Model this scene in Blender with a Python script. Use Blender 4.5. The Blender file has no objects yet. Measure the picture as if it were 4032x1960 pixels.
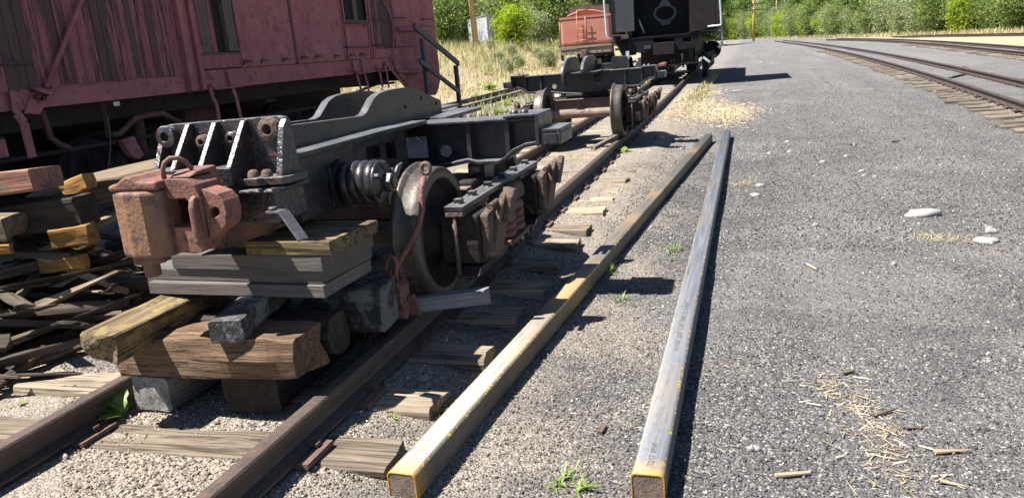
import bpy, math, random
import numpy as np
from mathutils import Matrix, Vector, noise
from mathutils.geometry import tessellate_polygon
R = math.radians
scene = bpy.context.scene

# ------------------------------------------------------------------ camera
PITCH, ROLL, YAW = 0.249214, 0.085096, -0.307399
CAM = Vector((2.00894, 0.0, 1.173525))          # z = 0 is the top of the rails
FPX = 3030.0                                    # focal length in pixels of a 4032 wide picture
fw = Vector((math.sin(YAW)*math.cos(PITCH), math.cos(YAW)*math.cos(PITCH), -math.sin(PITCH)))
rt0 = Vector((math.cos(YAW), -math.sin(YAW), 0)); dn0 = fw.cross(rt0)
cr, sr = math.cos(ROLL), math.sin(ROLL)
rt = cr*rt0 + sr*dn0; dn = -sr*rt0 + cr*dn0
cam_data = bpy.data.cameras.new('camera'); cam = bpy.data.objects.new('camera', cam_data)
scene.collection.objects.link(cam)
cam.matrix_world = Matrix(((rt.x, -dn.x, -fw.x, CAM.x), (rt.y, -dn.y, -fw.y, CAM.y), (rt.z, -dn.z, -fw.z, CAM.z), (0, 0, 0, 1)))
cam_data.sensor_fit = 'HORIZONTAL'; cam_data.sensor_width = 36.0; cam_data.lens = FPX/4032*36
cam_data.clip_start = 0.05; cam_data.clip_end = 2000
scene.camera = cam

# ------------------------------------------------------------------ sky, sun, exposure
SUN_DIR = Vector((0.53, 0.25, -1.0)).normalized()      # direction in which the light travels
sun_el = math.asin(-SUN_DIR.z); sun_az = math.atan2(-SUN_DIR.x, -SUN_DIR.y)   # azimuth from +Y towards +X
world = bpy.data.worlds.new('World'); scene.world = world; world.use_nodes = True
nt = world.node_tree; nt.nodes.clear()
sky = nt.nodes.new('ShaderNodeTexSky'); sky.sky_type = 'NISHITA'; sky.sun_disc = False
sky.sun_elevation = sun_el; sky.sun_rotation = sun_az; sky.altitude = 2000; sky.dust_density = 0.6
bg = nt.nodes.new('ShaderNodeBackground'); bg.inputs['Strength'].default_value = 0.052
wo = nt.nodes.new('ShaderNodeOutputWorld')
nt.links.new(sky.outputs[0], bg.inputs[0]); nt.links.new(bg.outputs[0], wo.inputs[0])
sl = bpy.data.lights.new('sun', 'SUN'); sl.energy = 4.9; sl.angle = R(0.53); sl.color = (1.0, 0.955, 0.89)
so = bpy.data.objects.new('sun', sl); scene.collection.objects.link(so)
so.rotation_euler = SUN_DIR.to_track_quat('-Z', 'Y').to_euler(); so.location = (-10, -3, 15)
vs = scene.view_settings; vs.view_transform = 'Standard'; vs.look = 'None'; vs.exposure = 1.52; vs.gamma = 1.0
vs.use_curve_mapping = False

# ------------------------------------------------------------------ photo pixel -> place (on a given plane)
def at(px, py, x=None, y=None, z=None, k=1.0):
    d = rt*((px*k-2016)/FPX) + dn*((py*k-980)/FPX) + fw
    if z is not None: t = (z-CAM.z)/d.z
    elif x is not None: t = (x-CAM.x)/d.x
    else: t = (y-CAM.y)/d.y
    return CAM + d*t
K2 = 4032/2576
def a2(px, py, **k): return at(px, py, k=K2, **k)
GZ = -0.20                                       # level of the yard
def ground_at(px, py, k=1.0):                    # where the ray through a pixel meets the ground
    z = GZ
    for _ in range(6):
        p = at(px, py, z=z, k=k); z = gh(p.x, p.y)
    return p
def G(px, py): return ground_at(px, py, K2)

# ------------------------------------------------------------------ mesh helpers
COL = scene.collection
WM = {}
class MB:
    def __init__(s): s.v = []; s.f = []; s.sm = []
    def add(s, vs, fs, smooth=False, M=None):
        b = len(s.v)
        s.v += [(M @ Vector(p))[:] for p in vs] if M else [tuple(p) for p in vs]
        s.f += [tuple(i+b for i in f) for f in fs]; s.sm += [smooth]*len(fs); return s
    def box(s, x0, x1, y0, y1, z0, z1, M=None):
        v = [(x0,y0,z0),(x1,y0,z0),(x1,y1,z0),(x0,y1,z0),(x0,y0,z1),(x1,y0,z1),(x1,y1,z1),(x0,y1,z1)]
        return s.add(v, [(3,2,1,0),(4,5,6,7),(0,1,5,4),(1,2,6,5),(2,3,7,6),(3,0,4,7)], M=M)
    def bar(s, p, q, w, h, up=(0,0,1)):           # square bar from p to q
        p = Vector(p); q = Vector(q); d = (q-p); L = d.length; d.normalize()
        u = Vector(up); sd = d.cross(u)
        if sd.length < 1e-4: sd = d.cross(Vector((1,0,0)))
        sd.normalize(); u = sd.cross(d)
        M = Matrix(((d.x,sd.x,u.x,p.x),(d.y,sd.y,u.y,p.y),(d.z,sd.z,u.z,p.z),(0,0,0,1)))
        return s.box(0, L, -w/2, w/2, -h/2, h/2, M)
    def plate(s, outer, axis, a0, a1, holes=(), M=None, smooth=False):
        loops = [list(outer)] + [list(h) for h in holes]
        flat = [p for l in loops for p in l]; n = len(flat)
        tri = tessellate_polygon([[Vector((p[0], p[1], 0)) for p in l] for l in loops])
        def m(p, a):
            u, w = p
            return (a,u,w) if axis == 'x' else ((u,a,w) if axis == 'y' else (u,w,a))
        vs = [m(p, a0) for p in flat] + [m(p, a1) for p in flat]
        fs = []
        if len(loops) == 1:
            fs += [tuple(range(n-1,-1,-1)), tuple(range(n, 2*n))]
        else:
            fs += [(t[2],t[1],t[0]) for t in tri] + [(t[0]+n,t[1]+n,t[2]+n) for t in tri]
        s.add(vs, fs, False, M); b = len(s.v)-2*n
        o = 0
        for l in loops:
            k = len(l)
            for i in range(k):
                j = (i+1) % k
                s.f.append((b+o+i, b+o+j, b+n+o+j, b+n+o+i)); s.sm.append(smooth or k > 11)
            o += k
        return s
    def tube(s, path, r, n=10, closed=False, cap=True):
        P = [Vector(p) for p in path]; N = len(P)
        rs = r if isinstance(r, (list, tuple)) else [r]*N
        prev = None; rings = []
        for i in range(N):
            a = P[(i-1) % N] if (closed or i > 0) else P[i]; c = P[(i+1) % N] if (closed or i < N-1) else P[i]
            t = (c-a)
            if t.length < 1e-9: t = Vector((0,0,1))
            t.normalize()
            if prev is None:
                u = t.orthogonal().normalized()
            else:
                u = prev - t*prev.dot(t)
                u = u.normalized() if u.length > 1e-6 else t.orthogonal().normalized()
            prev = u; w = t.cross(u)
            rings.append([P[i] + (u*math.cos(6.28318530718*k/n) + w*math.sin(6.28318530718*k/n))*rs[i] for k in range(n)])
        vs = [p for rg in rings for p in rg]; fs = []
        for i in range(N if closed else N-1):
            j = (i+1) % N
            for k in range(n): fs.append((i*n+k, i*n+(k+1) % n, j*n+(k+1) % n, j*n+k))
        s.add(vs, fs, True)
        if not closed and cap:
            b = len(s.v)-len(vs)
            s.f.append(tuple(b+k for k in range(n-1,-1,-1))); s.sm.append(False)
            s.f.append(tuple(b+(N-1)*n+k for k in range(n))); s.sm.append(False)
        return s
    def cyl(s, p, q, r, n=14, r2=None): return s.tube([p, q], [r, r if r2 is None else r2], n)
    def lathe(s, prof, c, axis, n=32, closed=False, smooth=True):   # prof: (radius, along)
        a = Vector(axis).normalized(); u = a.orthogonal().normalized(); w = a.cross(u); c = Vector(c); vs = []; fs = []; m = len(prof)
        for k in range(n):
            e = u*math.cos(2*math.pi*k/n) + w*math.sin(2*math.pi*k/n)
            vs += [c + a*h + e*r for r, h in prof]
        for k in range(n):
            j = (k+1) % n
            for i in range(m if closed else m-1):
                i2 = (i+1) % m
                fs.append((k*m+i, j*m+i, j*m+i2, k*m+i2))
        return s.add(vs, fs, smooth)
    def resize(s, k, off):                        # enlarge by k, then move
        s.v = [(p[0]*k+off[0], p[1]*k+off[1], p[2]*k+off[2]) for p in s.v]; return s
    def hexbolt(s, c, axis, r, h):
        a = Vector(axis).normalized(); return s.tube([Vector(c), Vector(c)+a*h], r, 6)
    def build(s, name, mat, parent=None, bevel=0.0, seg=2, auto=None):
        M = WM.get(parent.as_pointer()) if parent else None
        vs = s.v
        if M is not None:
            Mi = M.inverted(); vs = [(Mi @ Vector(p))[:] for p in vs]
        me = bpy.data.meshes.new(name); me.from_pydata(vs, [], s.f); me.update()
        me.polygons.foreach_set('use_smooth', s.sm)
        o = bpy.data.objects.new(name, me); COL.objects.link(o)
        me.materials.append(mat)
        if parent:
            o.parent = parent; WM[o.as_pointer()] = M if M is not None else Matrix()
        else: WM[o.as_pointer()] = Matrix()
        if bevel > 0:
            b = o.modifiers.new('bevel', 'BEVEL'); b.width = bevel; b.segments = seg; b.limit_method = 'ANGLE'; b.angle_limit = R(40)
        return o
def tag(o, label, cat, group=None, kind=None):
    if label: o['label'] = label
    if cat: o['category'] = cat
    if group: o['group'] = group
    if kind: o['kind'] = kind
    return o
def thing(name, label, cat, loc=(0,0,0), rz=0.0, group=None):
    o = bpy.data.objects.new(name, None); COL.objects.link(o); o.empty_display_size = 0.1
    o.location = loc; o.rotation_euler = (0,0,rz)
    WM[o.as_pointer()] = Matrix.Translation(loc) @ Matrix.Rotation(rz, 4, 'Z')
    return tag(o, label, cat, group)
def copy_tree(o, parent=None):
    c = o.copy(); COL.objects.link(c)
    if parent: c.parent = parent
    for ch in list(o.children): copy_tree(ch, c)
    return c
def circ(cx, cy, r, n=20, sx=1.0, rev=False):
    p = [(cx+r*sx*math.cos(2*math.pi*k/n), cy+r*math.sin(2*math.pi*k/n)) for k in range(n)]
    return p[::-1] if rev else p
def np_mesh(name, verts, faces_k, k, mat, cols=None, smooth=False):
    """verts (N,3), faces_k (F,k) int array, cols (N,3) per vertex colour"""
    me = bpy.data.meshes.new(name); nv = len(verts); nf = len(faces_k)
    me.vertices.add(nv); me.vertices.foreach_set('co', np.ascontiguousarray(verts, np.float32).ravel())
    me.loops.add(nf*k); me.loops.foreach_set('vertex_index', np.ascontiguousarray(faces_k, np.int32).ravel())
    me.polygons.add(nf); me.polygons.foreach_set('loop_start', np.arange(0, nf*k, k, dtype=np.int32))
    try: me.polygons.foreach_set('loop_total', np.full(nf, k, np.int32))
    except Exception: pass
    me.update(calc_edges=True)
    if smooth: me.polygons.foreach_set('use_smooth', np.ones(nf, bool))
    if cols is not None:
        ca = me.color_attributes.new('tint', 'FLOAT_COLOR', 'POINT')
        ca.data.foreach_set('color', np.hstack([cols, np.ones((nv,1))]).astype(np.float32).ravel())
    me.materials.append(mat)
    return me
def link(name, me, parent=None):
    o = bpy.data.objects.new(name, me); COL.objects.link(o)
    if parent: o.parent = parent
    return o

# ------------------------------------------------------------------ materials
class NT:
    def __init__(s, name):
        s.m = bpy.data.materials.new(name); s.m.use_nodes = True; s.t = s.m.node_tree
        s.b = s.t.nodes['Principled BSDF']; s.out = s.t.nodes['Material Output']
    def n(s, typ, **kw):
        nd = s.t.nodes.new(typ)
        for k, v in kw.items():
            if k.startswith('i_'):
                key = k[2:].replace('_', ' ')
                nd.inputs[int(key) if key.isdigit() else key].default_value = v
            else: setattr(nd, k, v)
        return nd
    def l(s, a, b): s.t.links.new(a, b)
    def set(s, **kw):
        for k, v in kw.items(): s.b.inputs[k.replace('_', ' ')].default_value = v
    def coord(s, kind='Object', scale=(1,1,1), rand=True):
        tc = s.n('ShaderNodeTexCoord'); mp = s.n('ShaderNodeMapping'); mp.inputs['Scale'].default_value = scale
        if rand:
            oi = s.n('ShaderNodeObjectInfo'); mu = s.n('ShaderNodeMath', operation='MULTIPLY'); mu.inputs[1].default_value = 37.0
            s.l(oi.outputs['Random'], mu.inputs[0]); ad = s.n('ShaderNodeVectorMath', operation='ADD')
            s.l(tc.outputs[kind], ad.inputs[0]); s.l(mu.outputs[0], ad.inputs[1]); s.l(ad.outputs[0], mp.inputs['Vector'])
        else: s.l(tc.outputs[kind], mp.inputs['Vector'])
        return mp.outputs[0]
    def noise(s, vec, scale, detail=4.0, rough=0.6, dist=0.0):
        nd = s.n('ShaderNodeTexNoise'); nd.inputs['Scale'].default_value = scale; nd.inputs['Detail'].default_value = detail
        nd.inputs['Roughness'].default_value = rough; nd.inputs['Distortion'].default_value = dist
        s.l(vec, nd.inputs['Vector']); return nd.outputs['Fac']
    def ramp(s, fac, stops):
        nd = s.n('ShaderNodeValToRGB'); el = nd.color_ramp.elements
        while len(el) > 1: el.remove(el[-1])
        for i, (p, c) in enumerate(stops):
            e = el[0] if i == 0 else el.new(p)
            e.position = p; e.color = (c[0], c[1], c[2], 1) if not isinstance(c, (int, float)) else (c, c, c, 1)
        s.l(fac, nd.inputs[0]); return nd.outputs[0]
    def mix(s, fac, a, b, mode='MIX'):
        nd = s.n('ShaderNodeMix', data_type='RGBA', blend_type=mode)
        for sock, val in ((nd.inputs[0], fac), (nd.inputs[6], a), (nd.inputs[7], b)):
            if isinstance(val, (int, float)): sock.default_value = val
            elif isinstance(val, (tuple, list)): sock.default_value = (val[0], val[1], val[2], 1)
            else: s.l(val, sock)
        return nd.outputs[2]
    def bump(s, h, strength=0.3, dist=0.01, prev=None):
        nd = s.n('ShaderNodeBump'); nd.inputs['Strength'].default_value = strength; nd.inputs['Distance'].default_value = dist
        s.l(h, nd.inputs['Height'])
        if prev is not None: s.l(prev, nd.inputs['Normal'])
        return nd.outputs[0]
    def base(s, col): s.l(col, s.b.inputs['Base Color'])
    def nrm(s, o): s.l(o, s.b.inputs['Normal'])

def metal(name, c1, c2, c3=None, rough=0.5, bump=0.4, scale=9.0, metallic=0.0, fine=120.0, thr=(0.42, 0.62), spec=0.5, bd=0.004, dust_sheen=0.0):
    t = NT(name); v = t.coord()
    n1 = t.noise(v, scale, 6, 0.65); n2 = t.noise(v, fine, 3, 0.6); n3 = t.noise(v, scale*3.1, 5, 0.7)
    c = t.mix(t.ramp(n1, [(thr[0], 0), (thr[1], 1)]), c1, c2)
    if c3: c = t.mix(t.ramp(n3, [(0.54, 0), (0.66, 1)]), c, c3)
    if dust_sheen:                                      # dust and the sunlit sheen of upward faces, mixed into the paint colour
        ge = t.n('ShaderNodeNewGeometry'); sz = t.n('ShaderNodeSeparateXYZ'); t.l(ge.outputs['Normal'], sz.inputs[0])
        mu = t.n('ShaderNodeMath', operation='MULTIPLY'); t.l(t.ramp(sz.outputs[2], [(0.55, 0), (0.9, dust_sheen)]), mu.inputs[0]); t.l(t.ramp(n1, [(0.3, 0.45), (0.6, 1)]), mu.inputs[1])
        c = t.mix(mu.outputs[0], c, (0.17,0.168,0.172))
    t.base(c); t.set(Roughness=rough, Metallic=metallic); t.b.inputs['Specular IOR Level'].default_value = spec
    rr = t.ramp(n3, [(0.3, max(0.05, rough-0.14)), (0.7, min(1, rough+0.16))]); t.l(rr, t.b.inputs['Roughness'])
    if bump: t.nrm(t.bump(n2, bump, bd, t.bump(n3, bump*0.7, bd*2.5)))
    return t.m
def wood(name, c1, c2, dark=(0.02,0.017,0.014), axis=0, grain=1.0, cracks=0.5, patch=None, rough=0.85, bump=0.6, hue=0.25):
    t = NT(name)
    sc = [26*grain]*3; sc[axis] = 1.3*grain
    v = t.coord(scale=sc); vc = t.coord(scale=[s*2.2 if i != axis else s*1.2 for i, s in enumerate(sc)]); v0 = t.coord()
    g = t.noise(v, 1.0, 5, 0.65, 0.6); g2 = t.noise(vc, 1.0, 3, 0.7, 0.3); bl = t.noise(v0, 4.0, 4, 0.6)
    c = t.mix(t.ramp(g, [(0.30, 0), (0.70, 1)]), tuple(0.8*a for a in c1), c2)
    c = t.mix(t.ramp(bl, [(0.35, 0.0), (0.75, 0.55)]), c, tuple(0.55*a for a in c1))
    if patch: c = t.mix(t.ramp(t.noise(v0, 7.0, 5, 0.7), [(0.5, 0), (0.56, 1)]), c, patch)
    ck = t.ramp(g2, [(0.37, 1), (0.45, 0)])
    vl = t.coord(scale=[17*grain if i != axis else 0.55*grain for i in range(3)]); gl = t.noise(vl, 1.0, 2, 0.55, 0.25)
    ln_ = t.ramp(gl, [(0.478, 0), (0.497, 1), (0.503, 1), (0.522, 0)])
    mxm = t.n('ShaderNodeMath', operation='MAXIMUM'); t.l(ck, mxm.inputs[0]); t.l(ln_, mxm.inputs[1]); ck = mxm.outputs[0]
    ckm = t.n('ShaderNodeMath', operation='MULTIPLY'); ckm.inputs[1].default_value = cracks; t.l(ck, ckm.inputs[0])
    c = t.mix(ckm.outputs[0], c, dark)
    oi = t.n('ShaderNodeObjectInfo'); hs = t.n('ShaderNodeHueSaturation')
    mr = t.n('ShaderNodeMapRange'); mr.inputs[3].default_value = 1-hue; mr.inputs[4].default_value = 1+hue
    t.l(oi.outputs['Random'], mr.inputs[0]); t.l(mr.outputs[0], hs.inputs['Value']); t.l(c, hs.inputs['Color'])
    t.base(hs.outputs[0]); t.set(Roughness=rough); t.b.inputs['Specular IOR Level'].default_value = 0.25
    t.nrm(t.bump(g, min(1, bump*0.9), 0.010, t.bump(ck, -bump, 0.008)))
    return t.m
def tinted(name, rough=0.8, trans=0.0, val=1.0, bumpy=0.0, spec=0.3):
    t = NT(name); a = t.n('ShaderNodeVertexColor', layer_name='tint')
    col = a.outputs[0]
    t.base(col); t.set(Roughness=rough); t.b.inputs['Specular IOR Level'].default_value = spec
    if trans > 0:
        tr = t.n('ShaderNodeBsdfTranslucent'); hs = t.n('ShaderNodeHueSaturation'); hs.inputs['Saturation'].default_value = 1.15; hs.inputs['Value'].default_value = 1.5
        t.l(col, hs.inputs['Color']); t.l(hs.outputs[0], tr.inputs[0])
        mx = t.n('ShaderNodeMixShader'); mx.inputs[0].default_value = trans
        t.l(t.b.outputs[0], mx.inputs[1]); t.l(tr.outputs[0], mx.inputs[2]); t.l(mx.outputs[0], t.out.inputs['Surface'])
    if bumpy: t.nrm(t.bump(t.noise(t.coord(), 60, 4), bumpy, 0.006))
    return t.m

M_BLACK = metal('black_paint', (0.010,0.011,0.016), (0.024,0.024,0.029), (0.045,0.04,0.038), rough=0.36, bump=0.35, scale=5, fine=90, bd=0.003, spec=0.6, dust_sheen=0.75)
M_BLACKRUST = metal('black_paint_flaking_to_rust', (0.016,0.014,0.018), (0.022,0.018,0.02), (0.13,0.042,0.024), rough=0.36, bump=0.8, scale=7, fine=70, bd=0.005, spec=0.9, dust_sheen=0.8)
M_ORANGE = metal('orange_primer', (0.235,0.10,0.068), (0.145,0.066,0.050), (0.055,0.042,0.040), rough=0.72, bump=0.8, scale=6, fine=90, thr=(0.40,0.58))
M_ORANGE2 = metal('weathered_orange_primer', (0.215,0.11,0.058), (0.115,0.062,0.050), (0.06,0.046,0.046), rough=0.7, bump=0.9, scale=5, fine=70, thr=(0.40,0.58))
M_PINK = metal('faded_red_primer', (0.19,0.08,0.062), (0.14,0.06,0.048), (0.09,0.06,0.05), rough=0.75, bump=0.6, scale=9)
M_TRUCK = metal('rusty_dust_caked_steel', (0.115,0.075,0.058), (0.085,0.055,0.043), (0.05,0.036,0.03), rough=0.85, bump=0.9, scale=10, fine=60, bd=0.006)
M_TRUCKDK = metal('greasy_dark_steel', (0.022,0.018,0.017), (0.036,0.027,0.023), (0.014,0.012,0.012), rough=0.7, spec=0.25, bump=0.7, scale=10)
M_WHEEL = metal('worn_wheel_steel', (0.095,0.078,0.066), (0.065,0.052,0.045), (0.14,0.12,0.10), rough=0.45, bump=0.35, scale=9, metallic=0.25, fine=120)
M_AXLE = metal('brown_axle_steel', (0.20,0.14,0.11), (0.15,0.10,0.08), (0.09,0.06,0.05), rough=0.7, bump=0.3, scale=7)
M_RAIL = metal('rusted_rail_steel', (0.075,0.052,0.043), (0.055,0.04,0.034), (0.11,0.058,0.033), rough=0.62, bump=0.35, scale=9)
M_RAILFAR = metal('dark_rail_steel', (0.06,0.042,0.036), (0.045,0.034,0.03), None, rough=0.6, bump=0.2, scale=4)
M_PLATE = metal('rusty_tie_plate', (0.13,0.075,0.058), (0.10,0.06,0.05), (0.07,0.05,0.04), rough=0.8, bump=0.5)
M_SPRING = metal('black_spring_steel', (0.02,0.02,0.023), (0.03,0.029,0.03), (0.06,0.042,0.035), rough=0.33, bump=0.25, scale=8)
M_CARRED = metal('faded_oxide_red_sheet', (0.355,0.135,0.145), (0.285,0.105,0.115), (0.17,0.075,0.07), rough=0.8, bump=0.45, scale=2.6, fine=90, thr=(0.38,0.62), spec=0.2)
M_CARDK = metal('dark_red_underframe', (0.12,0.05,0.05), (0.085,0.04,0.04), (0.05,0.03,0.03), rough=0.85, bump=0.4, scale=4)
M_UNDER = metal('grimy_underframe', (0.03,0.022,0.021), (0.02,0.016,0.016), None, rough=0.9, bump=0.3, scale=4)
M_REDT = metal('sun_bleached_red_tank_paint', (0.36,0.125,0.085), (0.42,0.165,0.115), (0.33,0.15,0.115), rough=0.6, bump=0.15, scale=1.6, thr=(0.3,0.7))  # sun-bleached orange-pink red, the tank's own colour
M_LOCO = metal('black_locomotive_paint', (0.006,0.0065,0.010), (0.008,0.008,0.012), (0.013,0.012,0.013), rough=0.55, bump=0.2, scale=3, spec=0.2)
M_LOCOG = metal('grey_black_cab_sheet', (0.030,0.034,0.040), (0.036,0.040,0.046), (0.025,0.028,0.033), rough=0.5, bump=0.15, scale=3)
M_LOCOB = metal('brown_black_drawgear', (0.018,0.014,0.015), (0.012,0.010,0.012), (0.026,0.018,0.017), rough=0.8, bump=0.4, scale=5, spec=0.2)
M_SILVER = metal('silver_painted_pipe', (0.55,0.57,0.60), (0.42,0.44,0.47), None, rough=0.4, bump=0.15, metallic=0.3)
M_GREYRAIL = metal('slate_grey_railing_paint', (0.05,0.058,0.072), (0.065,0.07,0.08), (0.09,0.09,0.095), rough=0.6, bump=0.3, scale=6)
M_DARK = metal('deep_interior', (0.006,0.006,0.007), (0.01,0.009,0.009), None, rough=0.9, bump=0)
M_STRAP = metal('blue_grey_strap', (0.06,0.06,0.075), (0.085,0.08,0.09), (0.12,0.085,0.07), rough=0.5, bump=0.5)
M_WIRE = metal('rusty_wire', (0.16,0.105,0.08), (0.11,0.075,0.06), None, rough=0.8, bump=0.3)
M_BRIGHT = metal('bright_bolt', (0.55,0.52,0.5), (0.35,0.32,0.3), None, rough=0.35, bump=0.2, metallic=0.7)
# timber
W_TIE = wood('weathered_tie', (0.30,0.23,0.155), (0.50,0.40,0.28), cracks=0.75, bump=1.0)
W_TIEG = wood('grey_brown_tie', (0.20,0.155,0.11), (0.34,0.275,0.205), cracks=0.75, bump=1.0)
W_GREY = wood('silvered_board', (0.115,0.10,0.09), (0.165,0.145,0.132), cracks=0.22, bump=0.35, hue=0.08, grain=2.6)
W_BEAM = wood('brown_beam', (0.11,0.068,0.042), (0.245,0.155,0.092), cracks=0.7, bump=1.0, grain=1.7)
W_YEL = wood('yellowed_timber', (0.14,0.098,0.058), (0.29,0.21,0.115), cracks=0.8, bump=1.0, patch=(0.25,0.185,0.085))
W_CREO = wood('creosoted_timber', (0.045,0.036,0.03), (0.085,0.066,0.052), cracks=0.5, bump=0.8)
W_ASH = wood('ash_grey_block', (0.19,0.18,0.165), (0.30,0.285,0.26), cracks=0.5, bump=0.6)
W_PAINT = wood('grey_painted_timber_with_peeling_white', (0.04,0.038,0.038), (0.085,0.082,0.082), cracks=0.4, bump=0.6, patch=(0.17,0.165,0.16))
W_WEDGE = wood('pale_grey_wedge', (0.26,0.26,0.265), (0.36,0.355,0.35), cracks=0.3, bump=0.4)
W_FRESH = wood('freshly_split_orange_wood', (0.34,0.16,0.045), (0.47,0.27,0.085), cracks=0.55, bump=0.5)
W_SCRAP = wood('dark_scrap_timber', (0.06,0.046,0.036), (0.15,0.115,0.085), cracks=0.6, bump=0.9, hue=0.45)
W_SCRAPL = wood('pale_scrap_timber', (0.22,0.165,0.11), (0.34,0.265,0.18), cracks=0.55, bump=0.8, hue=0.35)
W_PINKB = wood('scrap_board_with_faded_red_paint', (0.22,0.16,0.11), (0.34,0.25,0.175), cracks=0.6, bump=0.6, patch=(0.34,0.15,0.11))
W_TIEF = wood('half_buried_grey_tie', (0.13,0.105,0.082), (0.24,0.20,0.155), cracks=0.7, bump=0.9)
W_POLE = wood('tan_utility_pole', (0.46,0.28,0.12), (0.56,0.37,0.19), axis=2, cracks=0.2, bump=0.3, hue=0.05)
W_POLED = wood('dark_utility_pole', (0.05,0.042,0.035), (0.08,0.065,0.055), axis=2, cracks=0.3, hue=0.05)
W_ENDB = wood('grey_end_beam', (0.26,0.21,0.16), (0.36,0.30,0.24), cracks=0.5, hue=0.05)
def plank_mat(name, red, red2, bare1, bare2, amount):
    t = NT(name); v = t.coord(scale=(30, 30, 1.6)); v2 = t.coord(scale=(8, 8, 0.9)); v3 = t.coord(scale=(70, 70, 3.0))
    g = t.noise(v, 1.0, 5, 0.7, 0.4); b = t.noise(v2, 1.0, 5, 0.7); f = t.noise(v3, 1.0, 3, 0.7)
    paint = t.mix(t.ramp(b, [(0.3, 0), (0.7, 1)]), red, red2)
    bare = t.mix(g, bare1, bare2)
    ad = t.n('ShaderNodeMath', operation='ADD'); t.l(g, ad.inputs[0]); t.l(b, ad.inputs[1])
    oi = t.n('ShaderNodeObjectInfo'); mu = t.n('ShaderNodeMath', operation='MULTIPLY_ADD'); mu.inputs[1].default_value = 0.25; mu.inputs[2].default_value = -0.12
    t.l(oi.outputs['Random'], mu.inputs[0]); ad2 = t.n('ShaderNodeMath', operation='ADD'); t.l(ad.outputs[0], ad2.inputs[0]); t.l(mu.outputs[0], ad2.inputs[1])
    k = t.ramp(ad2.outputs[0], [(amount, 1), (min(1, amount+0.06), 0)])
    c = t.mix(k, paint, bare); c = t.mix(t.ramp(f, [(0.33, 0.9), (0.42, 0)]), c, (0.02,0.013,0.013))
    t.base(c); t.set(Roughness=0.85); t.b.inputs['Specular IOR Level'].default_value = 0.2
    t.nrm(t.bump(g, 0.5, 0.006, t.bump(f, 0.4, 0.004))); return t.m
P_RED = plank_mat('flaking_red_plank', (0.34,0.125,0.14), (0.235,0.08,0.097), (0.065,0.038,0.038), (0.15,0.085,0.082), 0.95)
P_BARE = plank_mat('mostly_bare_plank', (0.30,0.11,0.12), (0.22,0.08,0.09), (0.055,0.038,0.036), (0.15,0.095,0.088), 1.02)
P_GREY = plank_mat('grey_bare_board', (0.21,0.075,0.075), (0.17,0.06,0.065), (0.075,0.062,0.056), (0.17,0.14,0.12), 1.06)

# ================================================================== GROUND
rng = np.random.default_rng(7)
def nz(x, y, f, seed=0):
    r = np.random.default_rng(seed); o = np.zeros_like(x)
    for i in range(10):
        a = r.uniform(0, 6.283); k = f*r.uniform(0.6, 1.9); o += np.sin(x*math.cos(a)*k + y*math.sin(a)*k + r.uniform(0, 6.283))
    return o/10
def ground_h(x, y):
    x = np.asarray(x, float); y = np.asarray(y, float)
    cx = x + 0.0004*np.minimum(y, 60)**2*np.clip(1-np.abs(x)/4, 0, 1)
    h = np.interp(cx, [-6.3,-6.0,-4.2,-3.6,-1.4,-0.95,-0.55,0.55,0.80,1.05,3.5,5.0,12], [-0.12,-0.125,-0.125,-0.16,-0.17,-0.165,-0.130,-0.130,-0.175,-0.20,-0.20,-0.25,-0.25])
    t = np.clip((-6.3-x), 0, None); s = np.clip(t/5.5, 0, 1)
    h += 1.45*s*s*(3-2*s) + 0.05*np.clip(t-5.5, 0, None)
    for fx, yl in ((FA, 60), (FB, 70)):
        dd = np.abs(x-np.interp(y, fx[1], fx[0])); h += np.where((y > 0) & (y < yl+30), -0.050*np.clip(1.9-dd, 0, 0.5)/0.5*np.clip((dd-0.42)/0.25, 0, 1), 0)
    h += 0.05*np.clip((y-5)/3.5, 0, 1)*np.clip((30-y)/5, 0, 1)*np.exp(-((cx-0.86)/0.22)**2)
    fade = np.clip(1-(y-8)/20, 0.15, 1)
    h += 0.010*nz(x, y, 7.0, 1)*fade + 0.014*nz(x, y, 1.6, 2) + np.where(x > 1.2, 0.012*nz(x, y, 0.7, 3), 0)
    h += np.where(x < -7, 0.12*nz(x, y, 1.1, 4), 0)
    return h
KT = 1.111                                        # the yard tracks lie a little lower than the old one
TX = lambda v: 2.009+(np.array(v)-2.009)*KT
FA = (TX([5.15,5.50,5.84,6.08,6.41,6.57,6.42,6.0,5.25]), np.array([0,5,11.3,16.7,25.7,35,53,75,104.0])*KT); FB = (TX([9.6,9.95,10.15,10.5,10.55,9.7,8.6]), np.array([10,25.5,31.7,42.4,53,68,80.0])*KT)
def gh(x, y): return float(ground_h(np.array([x]), np.array([y]))[0])
xs = np.concatenate([np.linspace(-90,-14,26)[:-1], np.arange(-14,-5,0.4), np.arange(-5,-2.2,0.15), np.arange(-2.2,4.6,0.05), np.arange(4.6,12.5,0.15), np.linspace(12.5,90,36)])
ys = np.concatenate([np.arange(-3,1.2,0.3), np.arange(1.2,7,0.05), np.arange(7,14,0.15), np.arange(14,40,0.6), np.linspace(40,260,60)])
gx, gy = np.meshgrid(xs, ys); ghh = ground_h(gx, gy)
nvx, nvy = len(xs), len(ys)
ii = np.arange(nvx-1)[None, :] + (np.arange(nvy-1)*nvx)[:, None]
gf = np.stack([ii, ii+1, ii+1+nvx, ii+nvx], -1).reshape(-1, 4)
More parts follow.
